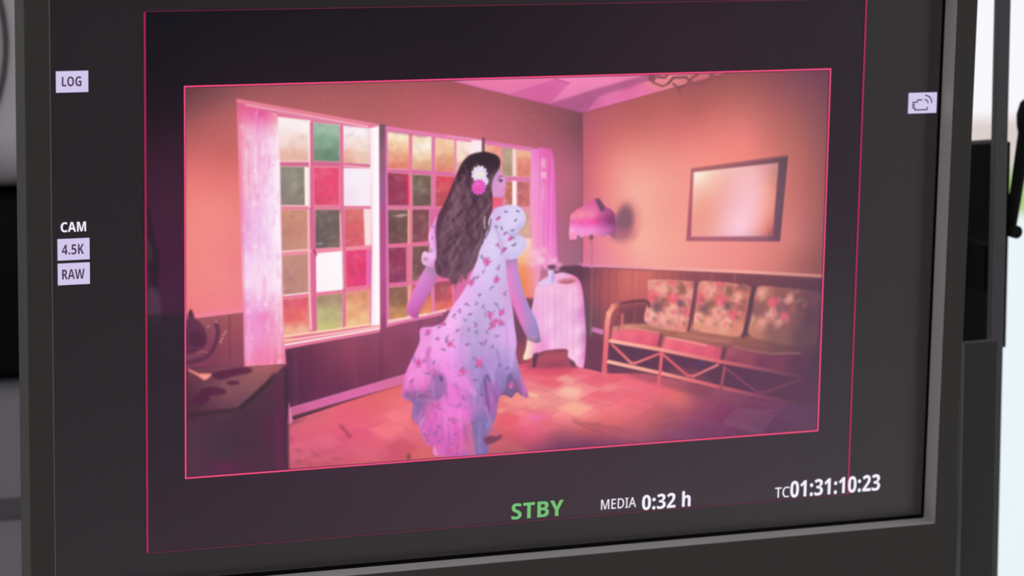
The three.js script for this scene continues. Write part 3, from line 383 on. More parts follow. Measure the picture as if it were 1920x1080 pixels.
// back cushions
const cushions = [P('879.4,383.3 896.6,381.1 918.3,383.2 972.8,390 977.7,405.4 970.6,460.6 966.9,482.7 920.9,476 879.4,461.6 874.6,445.2 881.4,415.4'), P('983.8,390.6 1016.6,390.2 1060.8,396.5 1089.8,404 1088.4,426.3 1080.9,466.7 1070.8,496.7 1019.7,489.7 975.5,479.1 975,460.8 980.3,420.7'), P('1105.4,404.8 1161.2,409.7 1212,416.4 1237.1,426 1235.7,475.2 1230.5,516.2 1187.8,522 1131.3,510.4 1090.7,495.8 1089.7,467.2 1097.6,437')];
const bases = [F('886.1,390.6,e09084 929.3,387.8,d88478 967.7,399.8,d87c78 892.2,416,d87878 930.1,418,d07870 963.1,429.8,d07474 882.3,450.7,dc9490 920.4,457.8,d88880 958.9,470.1,e08078'), F('995,401.2,d88478 1038.8,398.4,c87068 1077.9,410.5,b8685e 996.1,436.7,d0766c 1040.2,439,cc746c 1073.5,445.9,b86860 986.1,466.5,e09078 1030.4,479.1,e09880 1063.8,486.1,d88470'), F('1116.9,417.7,b07064 1161.4,414.9,8c5456 1218.2,433.2,6a4450 1112.4,448,98585c 1162.9,455.8,845058 1219.4,464.1,5e3e4c 1102.3,478.1,c07c68 1153.4,501.5,a06a5c 1209.7,504.7,664850')];
cushions.forEach((c, n) => {
  area(c, bases[n], 1.5, true);
  inside(c, () => {
    const ox = [1214, 1308, 1414][n], dim = [1, 0.95, 0.55][n];
    for (const [dx, dy, r, k] of [[12, 8, 11, 0], [42, 13, 13, 1], [76, 9, 10, 0], [24, 34, 14, 2], [62, 34, 10, 3], [4, 46, 10, 1], [48, 52, 12, 1], [82, 46, 11, 2], [18, 68, 11, 4], [50, 76, 13, 0], [78, 78, 10, 1], [34, 90, 11, 2], [66, 92, 10, 0], [6, 84, 10, 0], [90, 24, 8, 4], [30, 58, 9, 3], [66, 62, 8, 4], [92, 66, 8, 3]]) {
      const x = (ox + dx - 347) * 1.025 - dy * 0.12, y = (530 + dy + n * 4 - 163) * 1.0 + (dx + n * 92) * 0.055 - 4;
      const col = ['f4b09c', 'e8566c', 'f0a090', '8c5850', '74505a'][k];
      for (let q = 0; q < 7; q++) { const a = q * 0.9 + dx; dot(x + Math.cos(a) * r * rr(0.3, 0.75), y + Math.sin(a) * r * rr(0.3, 0.65), r * rr(0.4, 0.75), r * rr(0.3, 0.6), col, 2.4, 0.55 * dim + 0.05, a); }
      if (k < 2) dot(x + rr(-4, 4), y + rr(-3, 3), r * rr(0.35, 0.6), r * rr(0.25, 0.45), k === 1 ? 'ee7484' : 'e05a70', 2.4, 0.7 * dim, rr(0, 3));
      dot(x + r, y + r * 0.7, r * 0.5, 3, '6a5048', 1.8, 0.45 * dim, 0.5);
    }
    for (let i = 0; i < 130; i++) dot((ox - 347) * 1.025 + rr(-4, 115), 350 + rr(0, 135), rr(3, 8), rr(2, 4.5), ['f4bca4', 'dc5870', '74504c', 'e06878', 'f0a890'][i % 5], 2, rr(0.12, 0.4) * dim, rr(0, 3));
  }, true);
});
line(P('978.3,390.3 973.8,420.3 968.4,460.5 964.7,482.5'), '5c3848', 6, 1.6, 0.95); line(P('1098.7,403.5 1093,431.7 1089.7,467.2 1077.6,501.2'), '50384a', 7, 2, 0.95);
line(P('879.4,382.3 918.3,382.2 972.8,389'), 'f0a490', 2, 1.2, 0.5);
fill(P('1121.3,479.1 1197.6,483.4 1240.9,434.4 1250.6,538 1132.1,531'), '54384a', 9, 0.35);
// frame of bent cane
line(P('813.9,425.9 827.8,421.6 873.9,419.1 885,431.7'), '6c3c48', 6, 1.3, 1, true); line(P('829.3,440.7 829,470.8'), 'd4706c', 5, 1.2, 0.9); line(P('822.6,430.4 825.3,452.5 821.5,472.4'), '8c4850', 4, 1.5, 0.6);
ramp(P('795.5,548.3 798.4,491.1 799.7,456.1 802.5,439.3 810.8,426.7 820.3,422.2'), ['e0606c', 'e66a72', 'f08880', 'f6a08c', 'ee8c80', 'a85c5c'], 10, 0.9);
ramp(P('807,490.6 911.1,513.9 1032.5,543.5 1133.3,566 1212.8,585.4'), ['fbb49c', 'f69a8c', 'd8646e', '84485a', '553649'], 7, 0.9);
ramp(P('803.6,529.6 912.4,558.5 978.5,576.9 1034.1,592.7 1123.9,617 1203.4,636.7'), ['fbb4a0', 'f6988c', 'e06c72', 'c45a68', '7c4258', '55364a'], 7, 0.9);
for (const [s, c, w] of [[P('810.4,497.9 848.9,534.4 857.6,535.9 907,520.7'), ['e0606e', 'ee7478', 'ee7478', 'e2626c'], 5], [P('914.6,523.2 965,565.9 978.2,567.7 1027.2,549.3'), ['e06070', 'd45a68', 'd86a70', 'e07878'], 5], [P('1039.4,553.1 1110.1,606.8 1125.9,608.9 1199.3,588.7'), ['80425a', '783c58', '743e56', '6a3e50'], 4.5], [P('911.3,519.9 909,553.2 906.5,580.5'), ['ea6674', 'e05c6c', 'e0606c'], 6.5], [P('1041.7,556.3 1036.1,588.7 1030.5,619.1'), ['a04c5c', '944a5c', '884458'], 6]]) ramp(s, c, w, 1);
fill(P('791.3,551 803.9,541.7 804.3,556.9 793.7,563.3'), 'e8747a', 3, 0.5);

// sideboard with a patterned runner, and the dark ornament on it
const sideboard = P('-1.9,492.3 49.3,493.5 102.7,496.8 180.2,496.7 182.3,513.3 184.8,690.3 -0.5,690');
area(sideboard, F('10.6,521.7,542f45 10.5,560,503143 68.6,592.7,483141 10.3,646.4,4e3143 68.6,660.3,44303d 88.2,623,442e3d 146.9,569,4c3141 137.2,645.9,472d3d 166.5,531.6,583143 171.7,609.4,582744 178.8,668.3,582944 147.2,675.8,482d3d 68.6,670,5a2944 29.6,676.8,4c2f41'), 0.8);
const runner = P('-1.9,494.2 49.3,493.5 102.7,496.8 180.2,496.7 160.6,515.8 127.3,546.5 95,573.3 2.7,588.2');
area(runner, F('49.3,505,744050 97.9,500.3,8a4a56 146.8,501.4,a85c5e 171.4,499.1,98525a 29.9,522.9,643a48 78.4,521.2,84505a 117.4,518.9,8c5658 146.8,513,905458 20.2,551,54323f 68.7,544.6,784852 97.9,551.3,744654 10.4,579.1,4c2f3c 49.2,572.1,5c3648'), 1);
inside(runner, () => { for (const [s] of [[P('45.4,504.8 88.1,497.8 115.4,499.5 117.4,507.3 88.1,512.2 59,517.1')], [P('25,532.2 49.2,529 68.7,535 70.6,542.8 44.4,544.9 27.9,542')], [P('73.5,520.9 93,521.2 95,527.1 78.4,527.9')], [P('10.5,545.6 34.7,537.6 41.5,552.4 20.1,560.6')]]) fill(s, '50263f', 1.6, 0.85, true); line(P('95,571.3 127.3,546.5 160.6,515.8'), '3c2a36', 4, 1.2, 0.8); });
line(P('0.8,578.5 49.2,575 95,573.3 146.9,530.3 162.5,514'), '3c2a35', 9, 1.6, 0.8); line(P('49.2,593.3 97.9,571.5'), '5c3446', 3, 1.2, 0.7); line(P('161.6,512 165.7,589.6 169,692'), '58304a', 8, 2.5, 0.6); line(P('182.2,503.6 183.5,590.8 184.8,690.3'), '3c2c38', 8, 1.4, 0.8);
const ornament = P('1.3,403.2 5.1,392 9,388.5 13.8,398.2 16.6,405.9 26.2,414.1 33.9,425.9 37.8,439.4 33.9,454.4 22.3,465.2 49.3,449.6 51.3,421.2 57.1,413.9 59,438.7 51.3,459.3 39.6,473.8 24.2,480.5 3,485');
fill(P('1.2,410.8 5.1,392 9,388.5 13.8,398.2 16.6,405.9 26.2,414.1 33.9,425.9 37.8,439.4 33.9,454.4 22.3,461.4 1.1,465.8'), '5c3048', 1.4, 0.95, true); fill(P('8.9,428.3 30,435.2 33.9,451.6 20.4,459.4 6.9,454.8'), '4c2a40', 3, 0.8, true); dot(8, 396.9, 3, 6, '483238', 1, 0.9);
line(P('53.2,413.7 57.1,432.9 51.3,455.5 37.7,473.7 18.4,480.2 1,483'), '58304a', 8, 1.4, 0.9, true); line(P('41.6,418.7 43.5,437.9 37.7,456.6'), '7c3c58', 7, 2, 0.5, true); line(P('20.3,467 30,464.7 39.6,467.2'), 'a07078', 2, 1, 0.7); line(P('3,455.5 26.1,457.8'), '7c4460', 1.6, 1, 0.6);
for (const [x, y] of [[70.6, 431.8], [67.7, 437.3], [64.8, 443.8], [61.9, 449.4], [54.2, 413.7], [39.7, 420.5]]) dot(x, y, 2.4, 2.4, 'c48c84', 1, 0.7);
fill(P('1,492.5 22.2,503.3 33.8,504.1 47.3,505.8 39.6,513 31.8,516.4 22.2,509.1 4.9,498.4'), 'f08a80', 1.4); fill(P('24.1,506.3 45.4,506.7 33.8,515.5'), 'f6a094', 1.6, 0.7);

// ---- the person: arms, dress, head and hair
fill(P('608.7,401.1 627,431.7 635.2,477.7 620.6,482.8 613.9,460.6'), '6c3e54', 1.6);
const personOutline = P('549.4,130.4 566.9,133.9 581.5,144.1 583.9,163.5 593.4,177.5 595.7,195 591.9,211.4 585.8,216 587.1,229.7 609.8,228.7 628.7,241.1 634.2,257 627.2,276.3 636,300.2 632.1,313.7 617.8,326.8 624.7,362.5 637.9,400.7 655.3,437.2 666.4,463.6 668.8,483.6 658.4,486 637.2,473.9 624.4,461.2 623,500.8 634.2,541.3 645.6,583.9 633,585.1 614.1,583.9 589,586.2 579.3,627.5 596.5,654.6 590.3,664.2 567.4,669.6 561.5,690.2 468.1,685.4 461.7,667.1 438.8,642.6 423.1,616.8 417.6,583.9 398.1,565.9 403.9,540.7 416.8,508.2 430.6,474.7 432.4,450.4 446.6,443.3 432.1,430.8 415.8,427 406.6,415.8 411.4,396.5 431.2,354.8 443.2,334 433.9,325.8 434.8,310.3 446.9,305.1 447.5,274.1 456.4,253.3 464.3,240.1 478.3,217.5 490.1,192.9 504,162.5 515.9,141.8 530.1,133.6');
const armLeft = P('445.2,331.2 465.6,338 461.9,364.1 447.9,387.8 432,415.2 429.1,427.7 417.9,426.1 407.6,415.8 409.5,402.3 420.3,376.6 432.2,352.9');
area(armLeft, F('450.4,339.2,b484b0 460.6,344.6,a87ca0 445.5,353.6,cc80c8 455.8,363.8,c474b4 435.5,372.5,d078c8 445.8,382.8,c06cb8 423.6,396.2,d46cc0 433.8,401.6,c464b0 415.7,415.3,c85cac 425.9,420.7,b8589c'), 1);
line(P('444.2,336 431.2,354.8 419.3,377.5 408.5,406.1'), 'f878b8', 2.5, 1.2, 0.8);
const armRight = P('592.8,325.6 617.7,324.8 622.4,352.6 631.4,387.5 644.5,417.8 657.6,443.3 664.2,461.5 668.8,483.6 658.4,485 641.4,476.1 632.7,459.7 619.6,429.3 604.5,395.9 597.6,361.2');
area(armRight, F('604.3,330.1,a878b0 611.7,337.3,c080c0 599.5,351.4,e080c8 615.2,357.1,c884cc 608.4,386.3,e07cc0 623,387.1,c084c8 626.7,416.9,d878c4 637.2,417.4,b084c4 637.6,442.2,c480c4 651.4,447.9,a084c4 648.6,467.6,a080bc 662.3,473.3,9878ac 659.4,483.1,88708e'), 1);
line(P('595.2,341.4 602.1,381.1 617.5,426.2 630.5,453.7'), 'f070b0', 3, 1.5, 0.7); line(P('637.2,475.8 658.4,485 666.7,483.5'), '6c5078', 2.5, 1, 0.7); dot(654, 474.8, 5, 3, 'c090b8', 2, 0.6);
const dress = P('571.8,240.7 582.1,243.1 592.1,282.5 597.3,341.5 603.2,381.1 611.1,416 615.9,450.9 620.6,480.8 620,505.6 626.7,530.9 634.5,553.3 645.6,585.9 632.9,583.1 622.3,575.4 612,585.7 601.4,580.1 588.9,582.2 583.2,612.8 579.3,627.5 567.1,651.6 561.5,689.2 468.1,684.4 461.6,665.1 451.3,664.3 436.7,639.5 431.3,622.3 420,611.7 420.7,584.1 409.4,576.5 399.1,567.9 402.9,540.7 409.8,519.5 421.7,494.8 432.6,469.9 434.4,446.6 458.8,444 479.2,435.4 495.2,408.8 509.3,391 521.4,372 531.3,350 540.2,325.1 547,300 554.9,280.9 561.7,252');
area(dress, F('572,252.4,d8c4ee 562.1,281.2,dcc8f2 577.6,281.9,d8c8ee 552.3,310,dcc4f0 572.9,311,dcccf2 588.5,311.7,d0c0ec 547.6,339.1,e0c4f2 568.3,340.1,dac4f0 587.1,350.8,ccb8e8 532.5,362.8,e4b0ec 553.2,368.7,dcbcf0 579.1,370.1,d0b8ea 594.8,380.7,d0a8dc 517.5,386.5,eeb0f0 538.1,392.5,d8b4ec 564,393.8,ccb0e4 590,400.1,ccacde 497.3,414.8,f0b0f0 517.9,415.9,e4b4f0 543.7,417.3,ccacdf 569.6,418.7,c8ace0 600.7,420.4,d0a4dc 482.2,433.6,f4b0ec 502.7,434.7,f0b4f0 523.4,440.8,c8a8dc 549.2,442.2,c0a4d8 596,449.7,d4a8e4 446.7,451.2,f090dc 477.4,452.9,f4acec 497.9,454.1,f2a8ec 518.6,465.1,c49cd4 539.3,466.3,bc9cd4 565.3,472.7,c09cd4 601.8,479.7,dca4e4 441.9,475.4,f094dc 467.5,481.8,f49ce4 493.2,483.3,f0a0ec 513.8,484.5,d89ce0 534.5,490.6,b898d0 560.5,497.1,b490cc 586.5,498.6,b898d4 607.3,499.9,c49cdc 426.9,503.9,f08cd8 447.4,510,f48ce0 467.9,511.3,f090e0 493.5,507.9,ee90e0 509.2,523.7,d888d8 529.8,524.9,ac88c8 555.8,526.5,a884c8 581.8,528.1,ac88cc 602.6,529.4,a888cc 618.5,540.3,947ab4 411.9,527.5,ec80d0 432.4,538.6,f07cd0 452.9,544.8,e070c4 417.3,552.4,d468bc 437.7,553.7,e468bc 463,530.7,c868b0 478.4,531.6,ee84dc 499.2,547.7,e47cd4 520,558.9,dc70cc 540.7,555.3,a480c0 561.4,556.6,987cb8 582.3,557.9,9c78b8 603.1,554.3,9078b0 407.2,564.5,cc68b0 427.6,565.8,a468a0 448.1,569.1,9c6898 463.4,565.2,9470a8 484,566.5,ec74d0 510,578.1,e070cc 535.8,579.8,a078b8 556.6,581.1,a470b8 577.4,577.5,a860b4 603.4,574.2,7c6498 619.1,570.2,8c5c88 634.9,576.2,a860a0 425.8,587.4,8c649c 438.2,598.1,a4609c 453.5,594.2,d464b0 469.1,605.1,dc68bc 489.6,596.6,e874cc 510.3,602.9,ec70cc 531,604.3,cc68c0 551.7,600.7,9c74b0 572.6,602.1,985c98 430.2,612.4,b068a4 448.7,618.6,dc64b8 464.3,629.5,d860b8 484.8,626,e46cc4 505.5,627.4,e068c0 526.1,618.9,d068b8 546.9,620.3,806cac 567.8,626.7,8c70b4 443.9,640,d466b4 464.5,649.4,cc5cac 485.2,655.8,cc5cb0 505.8,652.3,d45cb4 523.4,648.5,c4589c 542,644.9,7464a0 557.7,650.9,8068a4 475.2,675,dc68b4 495.9,679.5,c858a8 516.6,678,cc5ca8 530,673.9,c86890 542.6,679.8,8468b0 553,680.6,7c64a8'), 1, true, 4);
inside(dress, () => {
  // folds
  for (const [s, c, w, a] of [[P('452.1,480.9 447.4,510 455.8,530.2 474.5,546.2'), 'b858a8', 7, 0.6], [P('447.1,485.5 453.6,520.2 463.1,535.6'), 'd068b8', 8, 0.6], [P('463,530.7 478.5,536.6 482.9,561.5 487.2,576.6'), 'a06098', 8, 0.55], [P('486.5,522.3 507.3,535.4 530.3,556.6 540.9,570.2'), 'c868c0', 3, 0.7], [P('480.2,512 509.2,523.7 534.1,535.1'), 'c878c8', 3, 0.5], [P('497.2,552.5 515.9,563.6 534.8,576.7'), '985898', 5, 0.7], [P('509.2,523.7 525.1,552.3 543,575.3'), 'f090e0', 4, 0.6], [P('407.2,562.6 432.8,570.1 456.3,567.7'), '8c5488', 6, 0.6], [P('529.3,624.1 523.2,633.6 534,664.2 542.7,686.8'), 'e080b8', 3, 0.7], [P('521,628.5 527.6,653.8 540.6,686.7'), 'a05080', 4, 0.6], [P('559.1,541.6 561.6,566.5 566.2,596.7'), '705088', 6, 0.6], [P('562.2,538.8 569.7,552.2'), '483858', 5, 0.7], [P('581.2,493.4 592.2,528.7 594.8,558.7'), '8068a0', 4, 0.5], [P('611.2,539.9 605.3,564.4 597.2,576.8'), '6c5080', 8, 0.6], [P('630.1,541 639.1,576.5'), 'e868c8', 5, 0.8], [P('550.1,496.5 546.4,525.9 542.9,565.3'), 'b494d4', 4, 0.6], [P('516.3,445.3 510.8,494.2 521.7,534.3'), 'a880c4', 3, 0.4], [P('421.7,584.2 430.3,617.3'), 'e080c8', 3, 0.7], [P('473.3,610.3 500.2,622.1 539.4,610.8'), 'b860a8', 3, 0.5], [P('487.2,576.6 491.7,601.7 487.8,621.2'), 'f888d8', 4, 0.4], [P('531,604.3 551.7,597.7 570.6,606.9'), 'b488cc', 4, 0.6], [P('539.6,624.8 531.5,634.2'), '5c5488', 8, 0.5], [P('458.9,447 497.7,444.2'), 'ffc8f4', 4, 0.4], [P('606.3,440.4 612.4,490.3 611,529.9'), 'd8b0ec', 5, 0.5], [P('596.9,439.9 601.8,479.7 597.2,519.1'), '9878b8', 2.5, 0.4], [P('433.2,519 437.6,543.8'), 'ffa8e8', 6, 0.4], [P('461.7,667.1 468.1,684.4'), 'ffa8dc', 4, 0.7]]) line(s, c, w, 1.8, a, true);
  for (const [s, c, soft, a] of [[P('461,534.5 479.6,542.5 484,564.5 466.7,581.2 461.4,563.1'), '8c66a2', 2, 0.75], [P('470.2,534.1 478.5,539.5 474.5,547.2'), '54465c', 1.4, 0.8], [P('419.6,577.1 438,580.3 442.6,618.2 434.5,632.4 424.1,616.9'), '8660a0', 3, 0.6], [P('527.2,623.9 535.6,634.4 542.7,686.8 532.3,686.1'), 'cc6890', 1.5, 0.75], [P('539.7,626.8 557.2,618 575,623.2 571.3,648.9 561.5,688.2 544.8,687'), '80689c', 3, 0.5], [P('561.4,552.6 582.3,559.9 587.1,598.1 579.1,615.5 566.4,604.7'), 'a862ac', 2, 0.7], [P('600.8,544.2 619.8,552.3 628.6,578.8 609.8,581.6'), '6c5484', 3, 0.65], [P('484.4,522.1 515.5,533.9 543,570.3 530.6,576.5 499.3,554.6'), 'f290de', 3, 0.5], [P('412.8,517.7 437.1,501.6 453.6,520.2 447.9,549.4 419.3,552.5'), 'f48cd8', 5, 0.4], [P('468.8,582.3 497.6,580.3 530.9,596.3 527.2,623.9 489.9,623.4'), 'ee78d0', 5, 0.4]]) fill(s, c, soft, a, true);
  for (const [s, c, w, a] of [[P('403.1,563.3 419.5,573.2 439.9,570.6 460.5,575.9 476.9,573'), '7c4c80', 3.5, 0.6], [P('559.2,546.5 563.8,576.6 569.6,608.9'), '5c4474', 3.5, 0.7], [P('434.5,633.4 449.1,650.3 461.6,665.1'), 'a85898', 3, 0.6], [P('476.6,551.2 485.2,576.5 495.7,592 531,600.3'), 'b060ac', 3.5, 0.5], [P('464,604.8 471.5,630 467.7,659.6'), 'b054a4', 4, 0.4], [P('487.9,626.2 492.4,651.3 486.6,680.8'), 'b054a0', 4, 0.45], [P('512.8,632.9 517.3,658.1 513.5,682.7'), 'e478c8', 4, 0.45], [P('552.1,625.6 550.5,655.4 553.1,685.6'), '9c88c4', 4, 0.5], [P('588.9,582.2 601.4,577.1 612,584.7 622.3,575.4 632.9,583.1'), '54406c', 3, 0.6]]) line(s, c, w, 1.4, a, true);
  for (let i = 0; i < 70; i++) {                             // small creases of the swirling hem
    const x = rr(412, 590), y = rr(520, 655), L = rr(14, 46), k = (x - 500) / 260 + rr(-0.35, 0.35);
    line([[x, y], [x + k * L * 0.4 + rr(-3, 3), y + L * 0.5], [x + k * L, y + L]], x > 535 ? ['c0a0e0', '6a5490', '846aa8'][i % 3] : ['ff9ce0', 'a8589c', 'f078cc', '90609c'][i % 4], rr(2, 6), 1.5, rr(0.14, 0.42), true);
  }
  for (let i = 0; i < 30; i++) { const x = rr(440, 590), y = rr(380, 520); line([[x, y], [x + rr(-14, 6), y + rr(30, 80)]], ['f4d8fc', 'b088cc', 'e8b8f0'][i % 3], rr(2, 6), 2.4, rr(0.06, 0.2)); }
  // printed roses and leaf sprigs
  const rose = (x, y, r, a = 0.9) => {
    for (let i = 0; i < 6; i++) { dot(x + r * rr(-1, 1), y + r * rr(-0.9, 0.9), r * rr(0.18, 0.36), rr(1.2, 2.2), '6a5c88', 1.3, a * rr(0.4, 0.75), rr(0, 3.1)); }
    for (let i = 0; i < 6; i++) { const q = i * 1.1 + y; dot(x + Math.cos(q) * r * rr(0.2, 0.5), y + Math.sin(q) * r * rr(0.2, 0.45), r * rr(0.3, 0.5), r * rr(0.25, 0.4), ['dc60a8', 'd04c90', 'e070b4'][i % 3], 1.4, a * 0.75, q); }
    dot(x + rr(-2, 2), y + rr(-2, 2), r * 0.25, r * 0.22, 'b84480', 1.2, a * 0.6);
  };
  for (const [x, y, r] of [[559.8, 329.9, 11], [579, 365.1, 8], [529.5, 366.6, 9], [567.6, 428.4, 9], [589.4, 425.7, 8], [577.2, 441.8, 10], [588.7, 445.4, 8], [572.2, 450.4, 7], [476.1, 439.1, 9], [491, 478.2, 9], [432.1, 509.1, 11], [547.3, 515.1, 11], [515.5, 531, 10], [463.8, 589.9, 10], [500.2, 622.1, 9], [501, 673.9, 10], [583.1, 301.7, 6], [449.7, 453.3, 7], [498.7, 661.7, 6], [593.6, 311.9, 6], [548.4, 520.1, 7], [611.6, 561.8, 8], [449.1, 567.2, 6]]) rose(x, y, r);
  for (const [x, y] of [[548.4, 390.1], [541.4, 405.4], [553.9, 412.9], [579.8, 409.4], [507.7, 420.3], [518.2, 435.6], [528.3, 426.3], [541, 444.7], [526.7, 453.7], [541.2, 458.5], [561.9, 459.7], [526.1, 480.3], [551.9, 481.8], [573.8, 488], [497.5, 426.6], [485.7, 465.2], [465.2, 466.9], [447.6, 529.7], [417.1, 542.6], [586.9, 523.5], [602.6, 529.4], [540.5, 547.4], [518.2, 578.6], [448.1, 569.1], [435, 588], [428.3, 622.1], [471.5, 630], [464.4, 641.5], [510.2, 593], [595, 390.5], [568.9, 379.4], [542.8, 358.4], [552.9, 349.1], [583.8, 340.9], [443.9, 643], [471.8, 657.9], [502.7, 647.1], [551.3, 575.8], [522.9, 406.4], [560.2, 477.3], [506.1, 454.5], [477.8, 487.3], [459.7, 510.8], [580.8, 468.6], [425.5, 562.8], [409.3, 568.6]]) { dot(x, y, rr(2.5, 4.5), rr(1.3, 2.2), '68608c', 1.2, 0.65, rr(0, 3)); dot(x + rr(-5, 5), y + rr(-5, 5), rr(1.5, 3), 1.3, '7c6ca0', 1.2, 0.6, rr(0, 3)); if (rnd() < 0.4) dot(x + rr(-5, 5), y + rr(-5, 5), 2, 2, 'd84c90', 0.7, 0.8); }
}, true);
const sleeveRight = P('569.7,240.6 576.8,233.1 593.2,229 609.8,228.7 624.4,235.1 634,249.2 632.3,266.7 621.1,279.9 631.7,290.2 637.1,302.2 630,315.6 617.8,326.8 601.2,329 592.8,323.7 584.2,303.7 577.6,281.9 569.1,266.9');
area(sleeveRight, F('576.9,239,d0bcec 597.5,235.9,dac8f2 618.3,239.7,d8ccf2 628.9,254.8,d4c8f0 597.8,253.5,dcccf4 582.4,257.7,d4c0ec 613.5,263.9,dccef4 624,272.2,c0b0e0 598.2,277.9,d8c8f0 582.8,282.1,d0bce8 608.7,283.3,c8b8e4 624.4,293.8,d4c8f0 629.9,305.8,d0c4ec 603.8,302.6,dcd0f4 614.5,317.8,ccc0ec 593.6,311.9,d0b8e8'), 1, true);
inside(sleeveRight, () => { for (const [x, y, r] of [[561.1, 283.1, 7], [605.7, 291, 7], [590.5, 309.8, 8], [579.2, 252.7, 5], [594.1, 280.7, 4]]) { for (let i = 0; i < 4; i++) dot(x + rr(-r, r) * 0.5, y + rr(-r, r) * 0.4, r * 0.5, r * 0.35, ['e060b0', 'd050a0'][i % 2], 0.9, 0.85, rr(0, 3)); dot(x + r * 0.7, y - 2, 3, 1.5, '60587c', 0.8, 0.8); } for (const [x, y] of [[595.5, 240.7], [614.4, 257.1], [618.3, 240.7], [614.2, 301.2], [610.1, 302.9], [587.8, 270.6], [577.4, 267.3], [608.5, 275.5]]) dot(x, y, 3.4, 1.8, '606088', 0.8, 0.8, rr(0, 3)); line(P('593.1,279.7 610.8,284.4 625.2,281.1'), 'a898cc', 2.5, 1.2, 0.7); line(P('575.3,267.2 586.1,292 592.6,311.9'), 'a890c4', 2, 1, 0.6); }, true);
const sleeveLeft = P('464.4,243 456.4,255.2 450.5,266.5 447.6,280.9 450.9,297.5 449,309.1 441.8,305.8 435.8,310.4 434.9,323.9 441.1,332 453.4,334.5 465.6,335.1 469.3,306.1 466.7,267.3');
area(sleeveLeft, F('460.4,252.5,ec98d8 452.6,271.5,f4a0e8 458.7,276.6,e898e0 464.8,276.9,c870b8 452.9,295.7,eeb0ec 461.1,300.9,d898d8 445,314.7,ecc0ec 457.2,315.3,ecb8ee 438.9,314.4,f0bcd8 445.1,328.3,e4a8d8 463.4,325.3,dc88d0'), 1, true);
inside(sleeveLeft, () => { for (const [x, y] of [[454.7, 282.2], [453, 305.4], [445, 320.5], [440, 320.3], [456.5, 262]]) dot(x, y, 2.4, 3.4, 'b070b8', 1, 0.7); line(P('449.4,261.7 447.7,285.8 450.9,300.4'), 'fbc0f0', 2.5, 1, 0.7); }, true);
fill(P('568.2,209.5 586.8,213.1 587.1,229.7 567.5,230.8'), 'ee5a70', 1.2);
const face = P('578.5,153.7 583.9,165.5 587.1,171.4 593.4,178.4 593.5,184.2 595.7,192.1 593.7,196.9 593.8,204.7 589.8,212.3 582.7,214.9 570.3,212.5 563.8,195.7 567.6,174.5');
area(face, F('580.8,163.4,d088b8 586.1,175.2,d894c8 575.9,179.7,c88cc4 590.4,185.1,dc9cd0 584.3,189.7,d898cc 574.1,194.2,d494c8 590.6,194.8,dc98cc 576.3,205.9,dc94cc 586.7,206.3,d88cc4'), 0.9);
line(P('580,177.9 584.1,175.2 588.2,176.3'), '5c3c60', 1.8, 0.7, 0.8); dot(584.2, 183.9, 3.4, 2.4, '50385c', 0.9, 0.9); line(P('578,181.7 584.2,181 589.4,184.1'), '604468', 1.4, 0.6, 0.8); dot(591.7, 199.7, 2.6, 2, 'd070a8', 0.9, 0.9); line(P('571.3,212.5 584.8,216 590.9,211.3'), 'b868a4', 1.6, 0.9, 0.6); dot(593.6, 190.1, 1.5, 1.2, 'a868a0', 0.7, 0.7);
const hair = P('547.4,130.3 560.7,131.8 575.2,137.1 582.5,146.1 581.7,159.6 575.7,169 569.7,178.5 566.8,192 568.2,209.5 569.5,227 566.6,242.4 560.7,255.8 563,269.5 554.9,280.9 551,296.3 545.1,309.7 541.2,325.1 533.2,342.3 525.1,349.7 519.2,363.1 512.8,351.1 504.8,366.3 492.6,368.6 486.3,357.6 474,355 463.7,346.7 459.4,330.9 463.3,315.6 461.9,288.4 460.6,267 464.4,243.9 476.3,221.3 487.2,198.5 496,177.7 503.9,158.7 511.9,145.5 526,134.4');
area(hair, F('549.6,140.1,33262f 570.2,145.6,382932 534.4,149.2,3a2b34 565.4,164.8,3c2d37 519.4,172.7,402c38 545.2,188.2,3c2c38 509.5,191.7,4a2f3d 560.9,203.4,412f3c 494.5,215.2,4b3140 525.3,221.3,473340 551,227.2,4a3642 484.7,239,523646 515.4,245.1,503746 546.2,251.3,573b44 474.9,267.6,59394c 505.6,273.8,5a3e51 536.4,280.1,5f4152 470.3,306.2,643f55 495.8,307.4,664557 531.8,313.9,674959 470.7,335.4,624054 496.4,346.4,6a4a5a 516.8,342.5,6c4c5c 496.6,362,704c5a'), 1.2, true);
inside(hair, () => {
  for (let i = 0; i < 130; i++) {
    const t = rnd(), x0 = (848 + t * 70 - 347) * 1.02, y0 = rr(150, 250), L = rr(50, 140), ph = rr(0, 6), am = rr(4, 10), drift = -0.32 + t * 0.12, pts = [];
    for (let k = 0; k <= 9; k++) pts.push([x0 + drift * L * k / 9 + am * Math.sin(ph + k * 1.5) - (y0 - 150) * 0.28, y0 + L * k / 9]);
    line(pts, ['34242f', '86646f', '744f5f', '432d39', '97727e', '64404f'][i % 6], rr(2, 6), 1.5, rr(0.16, 0.4), true);
  }
  for (let i = 0; i < 60; i++) dot(rr(475, 575), rr(235, 385), rr(2, 5), rr(3, 8), ['2c2029', '866470', '6c4050'][i % 3], 1.6, rr(0.1, 0.3), rr(-0.6, 0.6));
  fill(P('523.9,134.3 549.4,130.4 575.2,137.1 581.5,148 579.7,159.5 560,153 534.4,152.1 516.2,164.9'), '31252e', 3, 0.6, true);
  line(P('575.7,167.1 567.7,184.2 567,203.6'), '6c5c68', 4, 1.5, 0.5);
}, true);
for (const s of [P('562.6,247.1 557.8,266.4 552.9,285.7'), P('566.8,252.2 564,271.5 555,288.7'), P('551.5,261.3 554.9,278.9 550.1,298.2')]) line(s, '4c3848', 2.4, 0.9, 0.85, true);
